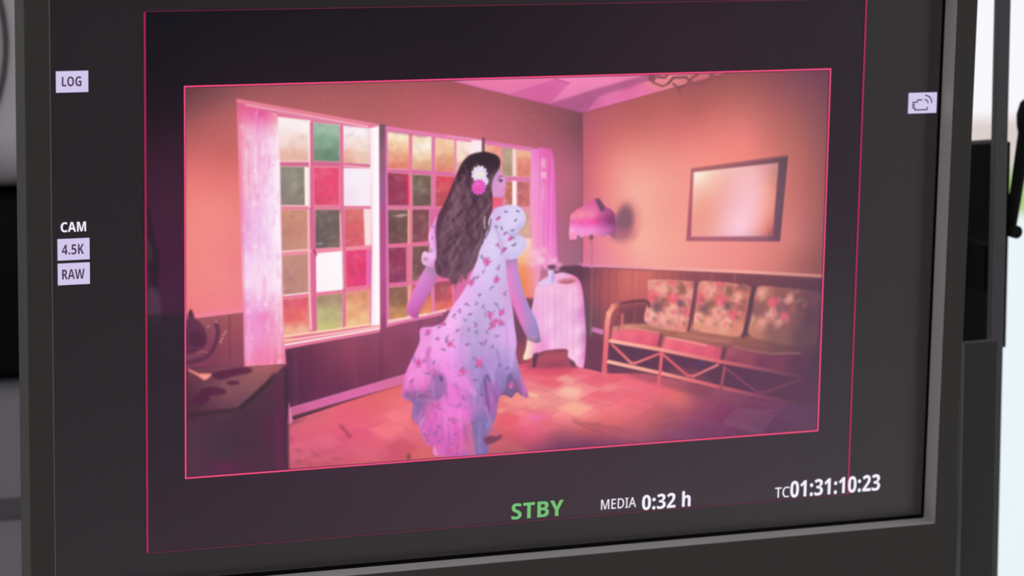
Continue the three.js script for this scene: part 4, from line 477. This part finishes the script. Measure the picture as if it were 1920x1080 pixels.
line(P('555.4,246.8 553.6,261.3 555.8,271.2'), 'e0d0f0', 2.5, 1, 0.7, true); line(P('514.9,352.2 509,366.5'), '5c3c4a', 3, 1.2, 0.7); line(P('502.7,360.3 498.8,375.8'), '6a3c50', 2.5, 1.2, 0.6);
// hair flowers
const petals = (x, y, r, c, d) => { for (let i = 0; i < 11; i++) { const a = i * Math.PI * 2 / 11; dot(x + Math.cos(a) * r * 0.62, y + Math.sin(a) * r * 0.62, r * 0.42, r * 0.28, i % 2 ? c : d, 0.8, 1, a); } dot(x, y, r * 0.62, r * 0.62, c, 1); };
petals(542.9, 169.8, 15, 'ecdcf0', 'e2d0ea'); petals(551.3, 183.6, 9.5, 'e8d8ee', 'dccce8'); dot(543.9, 171.7, 5, 5, 'f2ecd0', 1.6, 0.9); dot(544, 172.7, 2.4, 2.2, 'ead8a8', 1, 0.7);
petals(542.2, 193.9, 14, 'e452b4', 'd85cc8'); dot(539.1, 189, 5, 3, 'f078c0', 1.6, 0.7); dot(543.3, 198.8, 4, 3, 'ee4ca0', 1.4, 0.8);
fill(P('557.9,657.9 571.3,652.9 583.9,655.8 595.4,652.6 593.4,660.4 579.9,667.5 563.3,670.3'), '743a58', 1.4); line(P('565,648.4 577.4,643.3 588,652'), 'a060a0', 3, 1.4, 0.6);
ctx.restore();
// the lens haze of the recorded picture, and its softness
lctx.save(); lctx.setTransform(1, 0, 0, 1, 0, 0); lctx.clearRect(0, 0, TEX_W, TEX_H); lctx.filter = 'blur(22px)'; lctx.drawImage(canvas, 0, 0); lctx.restore();
ctx.save(); trace(ctx, frame); ctx.clip(); ctx.setTransform(1, 0, 0, 1, 0, 0); ctx.globalCompositeOperation = 'screen'; ctx.globalAlpha = 0.1; ctx.drawImage(layer, 0, 0); ctx.restore();
lctx.save(); lctx.setTransform(1, 0, 0, 1, 0, 0); lctx.clearRect(0, 0, TEX_W, TEX_H); lctx.filter = 'blur(1.3px)'; lctx.drawImage(canvas, 0, 0); lctx.restore();
ctx.save(); ctx.setTransform(1, 0, 0, 1, 0, 0); ctx.drawImage(layer, 0, 0); ctx.restore();

// the picture as the panel gives it off: its signal, above the grey that the glass mirrors
const GLASS_GREY = 0.0165;
const lin = (v) => (v <= 0.04045 ? v / 12.92 : ((v + 0.055) / 1.055) ** 2.4);
const sig = (v) => { v = Math.max(0, v); return v <= 0.0031308 ? v * 12.92 : 1.055 * v ** (1 / 2.4) - 0.055; };
const table256 = Array.from({ length: 256 }, (_, i) => Math.round(255 * sig(lin(i / 255) - GLASS_GREY)));
const shot = ctx.getImageData(0, 0, TEX_W, TEX_H), raw = new Uint8Array(TEX_W * TEX_H * 4);
for (let y = 0; y < TEX_H; y++) for (let x = 0; x < TEX_W; x++) {
  const a = (y * TEX_W + x) * 4, b = ((TEX_H - 1 - y) * TEX_W + x) * 4, n = (rnd() - 0.5) * 5;
  for (let c = 0; c < 3; c++) raw[b + c] = table256[Math.max(0, Math.min(255, Math.round(shot.data[a + c] + n)))];
  raw[b + 3] = 255;
}
const pictureMap = new THREE.DataTexture(raw, TEX_W, TEX_H);
pictureMap.colorSpace = THREE.SRGBColorSpace; pictureMap.magFilter = THREE.LinearFilter; pictureMap.needsUpdate = true;

// ---------------------------------------------------------------- ground
const concreteMap = speckle(256, 225, 255);
concreteMap.repeat.set(60, 60); concreteMap.colorSpace = THREE.SRGBColorSpace;
const concrete = new THREE.MeshStandardMaterial({ color: new THREE.Color(0.76, 0.86, 0.88), map: concreteMap, roughness: 0.95 });
const gravelMap = speckle(256, 205, 255, [1, 0.96, 0.95]);
gravelMap.repeat.set(90, 60); gravelMap.colorSpace = THREE.SRGBColorSpace;
const gravel = new THREE.MeshStandardMaterial({ color: new THREE.Color(0.72, 0.67, 0.65), map: gravelMap, roughness: 1 });
structure('ground', box(30, 0.2, 6.1, 0, -0.1, -4.05), concrete);
structure('yard', box(30, 0.2, 12, 0, -0.1, 5), new THREE.MeshStandardMaterial({ color: new THREE.Color(0.94, 0.86, 0.9), map: concreteMap, roughness: 0.95 }));
structure('driveway', box(30, 0.2, 1.5, 0, -0.1, -8.65), gravel);
structure('far_pavement', box(30, 0.2, 22, 0, -0.1, -20.4), new THREE.MeshStandardMaterial({ color: new THREE.Color(0.88, 0.86, 0.88), map: concreteMap, roughness: 0.95 }));
const soil = structure('lawn_bed', box(30, 0.18, 0.8, 0, -0.09, -7.5), new THREE.MeshStandardMaterial({ color: new THREE.Color(0.42, 0.52, 0.24), roughness: 1 }));
{
  const blade = new THREE.BufferGeometry();
  blade.setAttribute('position', new THREE.Float32BufferAttribute([-0.006, 0, 0, 0.006, 0, 0, 0.002, 0.06, 0.008], 3));
  blade.computeVertexNormals();
  const grass = new THREE.InstancedMesh(blade, new THREE.MeshStandardMaterial({ color: new THREE.Color(0.55, 0.78, 0.32), roughness: 0.9, side: THREE.DoubleSide }), 9000);
  const m4 = new THREE.Matrix4(), q = new THREE.Quaternion(), e = new THREE.Euler();
  for (let i = 0; i < 9000; i++) { const s = rr(0.7, 1.2); grass.setMatrixAt(i, m4.compose(new THREE.Vector3(rr(-2, 9), -0.002, rr(-7.88, -7.12)), q.setFromEuler(e.set(rr(-0.3, 0.3), rr(0, 6.3), 0)), new THREE.Vector3(s, s, s))); }
  grass.name = 'grass'; grass.castShadow = grass.receiveShadow = true;
  grass.userData = { kind: 'stuff', label: 'short pale green grass in the strip of lawn behind', category: 'grass' };
  scene.add(grass);
}

// ---------------------------------------------------------------- black tent wall behind the operator; the glass mirrors it
const tentCloth = new THREE.MeshStandardMaterial({ color: new THREE.Color(0.012, 0.012, 0.013), roughness: 0.95, side: THREE.DoubleSide });
function tentWall(name, x0, z0, x1, z1) {
  const w = Math.hypot(x1 - x0, z1 - z0), g = new THREE.PlaneGeometry(w, 3.2, 160, 1), p = g.attributes.position;
  for (let i = 0; i < p.count; i++) p.setZ(i, 0.05 * Math.sin(p.getX(i) * 9) + 0.03 * Math.sin(p.getX(i) * 23 + 1));
  g.computeVertexNormals();
  structure(name, mergeGeometries([g, g.clone().translate(0, 0, 0.01)]).rotateY(-Math.atan2(z1 - z0, x1 - x0)).translate((x0 + x1) / 2, 1.6, (z0 + z1) / 2), tentCloth);
}
tentWall('wall_back', -5, 3.0, 1.25, 3.15);
tentWall('wall_right', 1.25, 3.15, 5.4, 7.4);

// ---------------------------------------------------------------- the monitor
const X = (u) => (u - 620) * UNIT, Y = (v) => 1.25 - (v - FRAME_H / 2) * UNIT;
const GL = -245, GR = 1482, GT = -193, GB = 882;           // edges of the glass
const BZ = 44, CHIN = 130, FRONT = 0.014;                                // bezel width in units, and how far it stands before the glass
const monitor = thing('field_monitor', 'large black field monitor playing a pink-lit scene of a dancing person', 'monitor', 0, 0, 0);
const bezelMat = new THREE.MeshPhysicalMaterial({ color: new THREE.Color(0.039, 0.037, 0.033), roughness: 0.6, specularIntensity: 0.25, bumpMap: grain, bumpScale: 0.00004 });
const rect = (path, l, t, r, b, rad) => {
  path.moveTo(X(l) + rad, Y(b)); path.lineTo(X(r) - rad, Y(b)); path.quadraticCurveTo(X(r), Y(b), X(r), Y(b) + rad); path.lineTo(X(r), Y(t) - rad); path.quadraticCurveTo(X(r), Y(t), X(r) - rad, Y(t));
  path.lineTo(X(l) + rad, Y(t)); path.quadraticCurveTo(X(l), Y(t), X(l), Y(t) - rad); path.lineTo(X(l), Y(b) + rad); path.quadraticCurveTo(X(l), Y(b), X(l) + rad, Y(b));
  return path;
};
const ring = (o, i, depth, z, bevel, r0, r1) => {
  const s = rect(new THREE.Shape(), ...o, r0);
  s.holes.push(rect(new THREE.Path(), ...i, r1));
  return new THREE.ExtrudeGeometry(s, { depth: depth - 2 * bevel, bevelEnabled: bevel > 0, bevelSize: bevel, bevelThickness: bevel, bevelOffset: -bevel, bevelSegments: 2, curveSegments: 6 }).translate(0, 0, z + bevel);
};
mesh('bezel', ring([GL - BZ, GT - BZ, GR + BZ, GB + CHIN], [GL - 0.7, GT - 0.7, GR + 0.7, GB + 0.7], 0.023, FRONT - 0.023, 0.0006, 0.006, 0.001), bezelMat, monitor);
const trim = mesh('bezel_trim', ring([GL - 0.7, GT - 0.7, GR + 0.7, GB + 0.7], [GL, GT, GR, GB], FRONT - 0.0006, 0, 0, 0.001, 0.001), new THREE.MeshPhysicalMaterial({ color: new THREE.Color(0.31, 0.29, 0.287), roughness: 0.55, specularIntensity: 0.4 }), monitor);
trim.userData.label = 'grey inner edge of the bezel around the glass';
mesh('back_cover', box(0.5, 0.3, 0.036, 0, 1.25, -0.0275, 0.006), bezelMat, monitor);

const panelMat = (r, g, b) => new THREE.MeshPhysicalMaterial({ color: new THREE.Color(0.0015, 0.0015, 0.0016), roughness: 0.3, ior: 1.75, emissive: new THREE.Color(r, g, b) });
const flat = (l, t, r, b, z) => { const g = new THREE.PlaneGeometry(X(r) - X(l), Y(t) - Y(b)); g.translate((X(l) + X(r)) / 2, (Y(t) + Y(b)) / 2, z); return g; };
mesh('glass', box(X(GR) - X(GL) + 0.001, Y(GT) - Y(GB) + 0.001, 0.004, (X(GL) + X(GR)) / 2, (Y(GT) + Y(GB)) / 2, -0.002), new THREE.MeshPhysicalMaterial({ color: new THREE.Color(0.0012, 0.0012, 0.0014), roughness: 0.5, specularIntensity: 0.2 }), monitor).userData.label = 'dark glass of the screen';
const panel = mesh('screen', flat(-235, GT + 6, 1475, GB - 8, 0.0002), panelMat(0.0128, 0.0098, 0.0122), monitor);
panel.userData.label = 'dark grey status area of the monitor screen';

// the video picture; the outlines of what it shows are flat pieces of the same screen image
const pictureMat = new THREE.MeshPhysicalMaterial({ color: new THREE.Color(0.0015, 0.0015, 0.0016), roughness: 0.3, ior: 1.75, emissive: new THREE.Color(1, 1, 1), emissiveMap: pictureMap });
function cut(pts, z, smooth) {
  let list = pts.map(([u, v]) => new THREE.Vector2(u, v));
  if (smooth) list = new THREE.SplineCurve([...list, list[0]]).getPoints(list.length * 4).slice(0, -1);
  const clip = list.map((p) => new THREE.Vector2(X(Math.min(FRAME_W, Math.max(0, p.x))), Y(Math.min(FRAME_H, Math.max(0, p.y)))));
  const g = new THREE.ShapeGeometry(new THREE.Shape(clip)), pos = g.attributes.position, uv = g.attributes.uv;
  for (let i = 0; i < pos.count; i++) uv.setXY(i, (pos.getX(i) / UNIT + 620 - IMG.x) / IMG.w, 1 - ((1.25 - pos.getY(i)) / UNIT + FRAME_H / 2 - IMG.y) / IMG.h);
  return g.translate(0, 0, z);
}
const picture = mesh('screen_picture', flat(IMG.x, IMG.y, IMG.x + IMG.w, IMG.y + IMG.h, 0.0005), pictureMat, monitor);
picture.userData.label = 'camera picture on the screen, a pink-lit living room with a dancing person';
const shown = [
  ['pictured_left_wall', wallLeft, 'coral wall with the windows in the screen picture'], ['pictured_ceiling', ceiling, 'pink beamed ceiling in the screen picture'], ['pictured_right_wall', wallRight, 'glowing coral wall with the mirror in the screen picture'],
  ['pictured_panelling', panelLeft, 'dark wood panelling under the windows in the screen picture'], ['pictured_floor', floor, 'red wooden parquet floor in the screen picture'], ['pictured_panelling', panelRight, 'wood panelling behind the sofa in the screen picture'], ['pictured_skirting_board', skirting, 'pink skirting board in the screen picture'],
  ['pictured_window', window1, 'nearest window with coloured panes in the screen picture'], ['pictured_window', window2, 'middle window with coloured panes in the screen picture'], ['pictured_window', window3, 'far window behind the person in the screen picture'],
  ['pictured_curtain', curtainLeft, 'white lace curtain at the left in the screen picture'], ['pictured_curtain', curtainRight, 'magenta-lit curtain near the corner in the screen picture'], ['pictured_chandelier', chandelier, 'dark scalloped chandelier edge in the screen picture'],
  ['pictured_lamp', lampShade, 'fringed pink lamp shade in the screen picture'], ['pictured_mirror', mirror, 'framed mirror on the wall in the screen picture'], ['pictured_table', table, 'small table under a pale pink cloth in the screen picture', true],
  ['pictured_sofa', sofa, 'rattan sofa with floral cushions in the screen picture'], ['pictured_cushion', cushions[0], 'first floral back cushion in the screen picture', true], ['pictured_cushion', cushions[1], 'middle floral back cushion in the screen picture', true], ['pictured_cushion', cushions[2], 'shaded floral back cushion in the screen picture', true],
  ['pictured_sideboard', sideboard, 'dark sideboard in the corner of the screen picture'], ['pictured_ornament', ornament, 'dark pointed ornament on the sideboard in the screen picture'],
  ['pictured_person', personOutline, 'dancing person in a long floral dress in the screen picture'], ['pictured_dress', dress, 'white floral dress in the screen picture', true], ['pictured_hair', hair, 'long dark wavy hair with flowers in the screen picture', true],
];
shown.forEach(([name, pts, label, smooth], i) => { mesh(name, cut(pts, 0.00052 + i * 0.00001, smooth), pictureMat, picture).userData.label = label; });

// frame lines
const guideMat = (r, g, b) => panelMat(r, g, b);
const guide = (l, t, r, b, w, z) => mergeGeometries([flat(l - w, t - w, r + w, t, z), flat(l - w, b, r + w, b + w, z), flat(l - w, t, l, b, z), flat(r, t, r + w, b, z)]);
mesh('frame_line', guide(-0.5, -0.5, FRAME_W + 0.5, FRAME_H + 0.5, 2.8, 0.0009), guideMat(0.86, 0.06, 0.2), monitor).userData.label = 'thin pink-red line around the recorded frame';
for (const u of [-73.5, 1310]) mesh('frame_line', flat(u, -131, u + 3.5, 820, 0.0009), guideMat(0.36, 0.008, 0.07), monitor).userData.label = 'dark red upright line beside the picture';
for (const v of [-133, 820]) mesh('frame_line', flat(-71, v, 1311, v + 1.8, 0.0009), guideMat(0.1, 0.008, 0.03), monitor).userData.label = 'faint dark red line along the picture edge';

// status badges and figures
const bold = await new FontLoader().loadAsync('fonts/droid/droid_sans_bold.typeface.json');
const regular = await new FontLoader().loadAsync('fonts/droid/droid_sans_regular.typeface.json');
/** Flat lettering in the rectangle from (l, t) to (r, b), in picture units; t and b are the top and the foot of its capitals. */
function lettering(name, text, font, l, t, r, b, z, material, parent) {
  const g = new THREE.ShapeGeometry(font.generateShapes(text, 100), 5);
  g.computeBoundingBox();
  const { min, max } = g.boundingBox;
  const sx = (X(r) - X(l)) / (max.x - min.x), sy = (Y(t) - Y(b)) / (max.y - min.y);
  g.translate(-min.x, -min.y, 0).scale(sx, sy, 1).translate(X(l), Y(b), z);
  return mesh(name, g, material, parent);
}
const lilac = panelMat(0.64, 0.56, 0.82), ink = panelMat(0.055, 0.036, 0.075), white = panelMat(0.9, 0.86, 0.98);
const badge = (l, t, r, b, label) => { const o = mesh('status_badge', flat(l, t, r, b, 0.001), lilac, monitor); o.userData.label = label; return o; };
{
  const badges = [['LOG', -226.3, -33.7, -170.6, 2.7, -216.3, -24.4, -182.5, -7.6], ['4.5K', -226.6, 253.8, -170.8, 291.1, -219.3, 263.8, -180.9, 281.4], ['RAW', -226.6, 296.3, -170.7, 334, -219.3, 306.9, -179.9, 324.2]];
  for (const [text, l, t, r, b, tl, tt, tr, tb] of badges) { const o = badge(l, t, r, b, 'lilac screen badge reading ' + text); lettering('lettering', text, bold, tl, tt, tr, tb, 0.0012, ink, o); }
  lettering('status_text', 'CAM', bold, -220.7, 225, -176.8, 242.2, 0.0012, white, monitor).userData.label = 'white screen lettering reading CAM';
  lettering('status_text', 'TC', regular, 1155, 795.8, 1185.2, 816.4, 0.0012, white, monitor).userData.label = 'small white screen lettering reading TC';
  lettering('status_text', '01:31:10:23', bold, 1187.4, 785.7, 1380.5, 818.3, 0.0012, white, monitor).userData.label = 'bold white time code 01:31:10:23';
  lettering('status_text', 'MEDIA', regular, 794.9, 791.7, 865.8, 810.6, 0.0012, white, monitor).userData.label = 'small white screen lettering reading MEDIA';
  lettering('status_text', '0:32 h', bold, 878.3, 788, 978, 818.5, 0.0012, white, monitor).userData.label = 'bold white screen lettering reading 0:32 h';
  lettering('status_text', 'STBY', bold, 615.6, 784.8, 719.1, 815.4, 0.0012, panelMat(0.16, 0.5, 0.16), monitor).userData.label = 'green screen lettering below the picture';
  // badge with the outline of a camera sending waves
  const o = badge(1409.1, 47.7, 1470, 87, 'lilac screen badge with a camera icon');
  const [il, it] = [1419, 52.5], ir = [1460.5, 82.1][0], ib = [1460.5, 82.1][1], w = ir - il, h = ib - it;
  const bar = (pts, t) => {
    const parts = [];
    for (let i = 0; i + 1 < pts.length; i++) {
      const [a, b] = [pts[i], pts[i + 1]], ax = X(il + a[0] * w), ay = Y(it + a[1] * h), bx = X(il + b[0] * w), by = Y(it + b[1] * h), L = Math.hypot(bx - ax, by - ay);
      parts.push(new THREE.PlaneGeometry(L + t * 0.6, t).rotateZ(Math.atan2(by - ay, bx - ax)).translate((ax + bx) / 2, (ay + by) / 2, 0.0012));
    }
    return mergeGeometries(parts);
  };
  const arc = (cx, cy, r) => Array.from({ length: 9 }, (_, i) => { const a = -Math.PI / 2 + i / 8 * Math.PI / 2; return [cx + Math.cos(a) * r, cy + Math.sin(a) * r * w / h]; });
  mesh('icon', mergeGeometries([bar([[0.46, 0.3], [0.24, 0.3], [0.2, 0.44], [0, 0.44], [0, 0.8], [0.1, 0.8], [0.1, 0.94], [0.74, 0.94], [0.74, 0.78]], 0.0008), bar([[0, 0.8], [0.02, 0.62], [0.1, 0.62]], 0.0007), bar(arc(0.62, 0.5, 0.34), 0.0008), bar(arc(0.6, 0.52, 0.17), 0.0007)]), ink, o).userData.label = 'outline of a camera with two curved waves';
}

// ---------------------------------------------------------------- stand upright, bracket and receiver at the right
const upright = thing('monitor_stand', 'dark grey upright stand post behind the right edge of the monitor', 'stand', 0.3813, 0, -0.0625);
upright.rotation.z = 0.027;
const standMat = plastic(0.052, 0.053, 0.056, 0.6), blackMat = plastic(0.004, 0.0045, 0.0045, 0.75);
for (const m of [standMat, blackMat]) m.roughness = 0.8;
mesh('post', box(0.0095, 1.9, 0.005, 0, 0.97, 0, 0.0008), standMat, upright);
mesh('base_plate', box(0.5, 0.024, 0.5, 0, 0.012, 0, 0.006), standMat, upright);
mesh('arm', box(0.2, 0.04, 0.012, -0.1, 1.06, -0.006, 0.002), standMat, upright);
mesh('bracket', box(0.028, 0.3, 0.006, -0.031, 1.034, 0.03, 0.001), plastic(0.016, 0.018, 0.019, 0.8), upright);
mesh('bracket_edge', box(0.0013, 0.3, 0.007, -0.0438, 1.034, 0.0335), plastic(0.075, 0.075, 0.075, 0.7), upright).userData.label = 'pale thin edge of the bracket';
mesh('cross_bolt', new THREE.CylinderGeometry(0.003, 0.003, 0.036, 12).rotateX(Math.PI / 2).translate(-0.03, 1.05, 0.012), standMat, upright);

const receiver = thing('wireless_receiver', 'black box with a stubby antenna behind the stand post', 'receiver', 0.3455, 1.161, -0.125);
receiver.rotation.z = 0.027;
const boxMat = new THREE.MeshPhysicalMaterial({ color: new THREE.Color(0.006, 0.0065, 0.0065), roughness: 0.8, specularIntensity: 0.15 });
mesh('body', box(0.07, 0.134, 0.016, 0, 0.067, 0.017, 0.0006), boxMat, receiver);
mesh('clamp', box(0.008, 0.03, 0.033, 0.002, 0.06, 0.0415, 0.001), boxMat, receiver);
mesh('antenna', new THREE.LatheGeometry([[0, 0], [0.0036, 0.001], [0.004, 0.02], [0.0045, 0.058], [0.0046, 0.062], [0.006, 0.066], [0.0072, 0.0735], [0.006, 0.081], [0.003, 0.0845], [0, 0.085]].map((p) => new THREE.Vector2(...p)), 20).rotateZ(-0.119 - 0.027).translate(0.0326, 0.0785, 0.031), boxMat, receiver);
mesh('hinge', new THREE.CylinderGeometry(0.0042, 0.0042, 0.012, 18).rotateX(Math.PI / 2).translate(0.0338, 0.0775, 0.031), boxMat, receiver);

// ---------------------------------------------------------------- gear behind the left edge
const cloth = speckle(128, 90, 165), clothMat = (r, g, b) => new THREE.MeshPhysicalMaterial({ color: new THREE.Color(r, g, b), roughness: 0.95, specularIntensity: 0.15, bumpMap: cloth, bumpScale: 0.0003 });
const caseGrey = thing('equipment_case', 'tall grey equipment case behind the lower left edge of the monitor', 'case', -0.29, 0, -0.62);
mesh('body', box(0.58, 1.09, 0.24, 0, 0.545, 0, 0.02), clothMat(0.16, 0.15, 0.17), caseGrey);
mesh('lid', box(0.586, 0.02, 0.246, 0, 1.0, 0, 0.008), clothMat(0.07, 0.066, 0.072), caseGrey);
const bag = thing('gear_bag', 'black soft bag lying on the grey equipment case', 'bag', -0.29, 1.09, -0.62);
mesh('body', box(0.6, 0.13, 0.27, 0, 0.066, 0, 0.05), clothMat(0.0022, 0.0025, 0.0025), bag);
mesh('handle', new THREE.TorusGeometry(0.06, 0.008, 10, 24, Math.PI).translate(-0.05, 0.04, 0.137), clothMat(0.003, 0.003, 0.003), bag);
const pack = thing('backpack', 'grey padded backpack with curved dark piping, standing on the black bag', 'backpack', -0.29, 1.223, -0.62);
mesh('body', box(0.58, 0.4, 0.22, 0, 0.2, 0, 0.045), clothMat(0.36, 0.345, 0.36), pack);
mesh('piping', new THREE.TubeGeometry(new THREE.CatmullRomCurve3(Array.from({ length: 40 }, (_, i) => new THREE.Vector3(0.03 + 0.079 * Math.cos(i / 40 * Math.PI * 2), 0.106 + 0.1 * Math.sin(i / 40 * Math.PI * 2), 0.111)), true), 120, 0.002, 8, true), clothMat(0.07, 0.066, 0.07), pack);
mesh('front_pocket', box(0.14, 0.19, 0.02, 0.03, 0.106, 0.104, 0.009), clothMat(0.22, 0.21, 0.22), pack);

scene.traverse((o) => { if (o.isMesh) { o.castShadow = true; o.receiveShadow = true; } });
renderer.render(scene, camera);
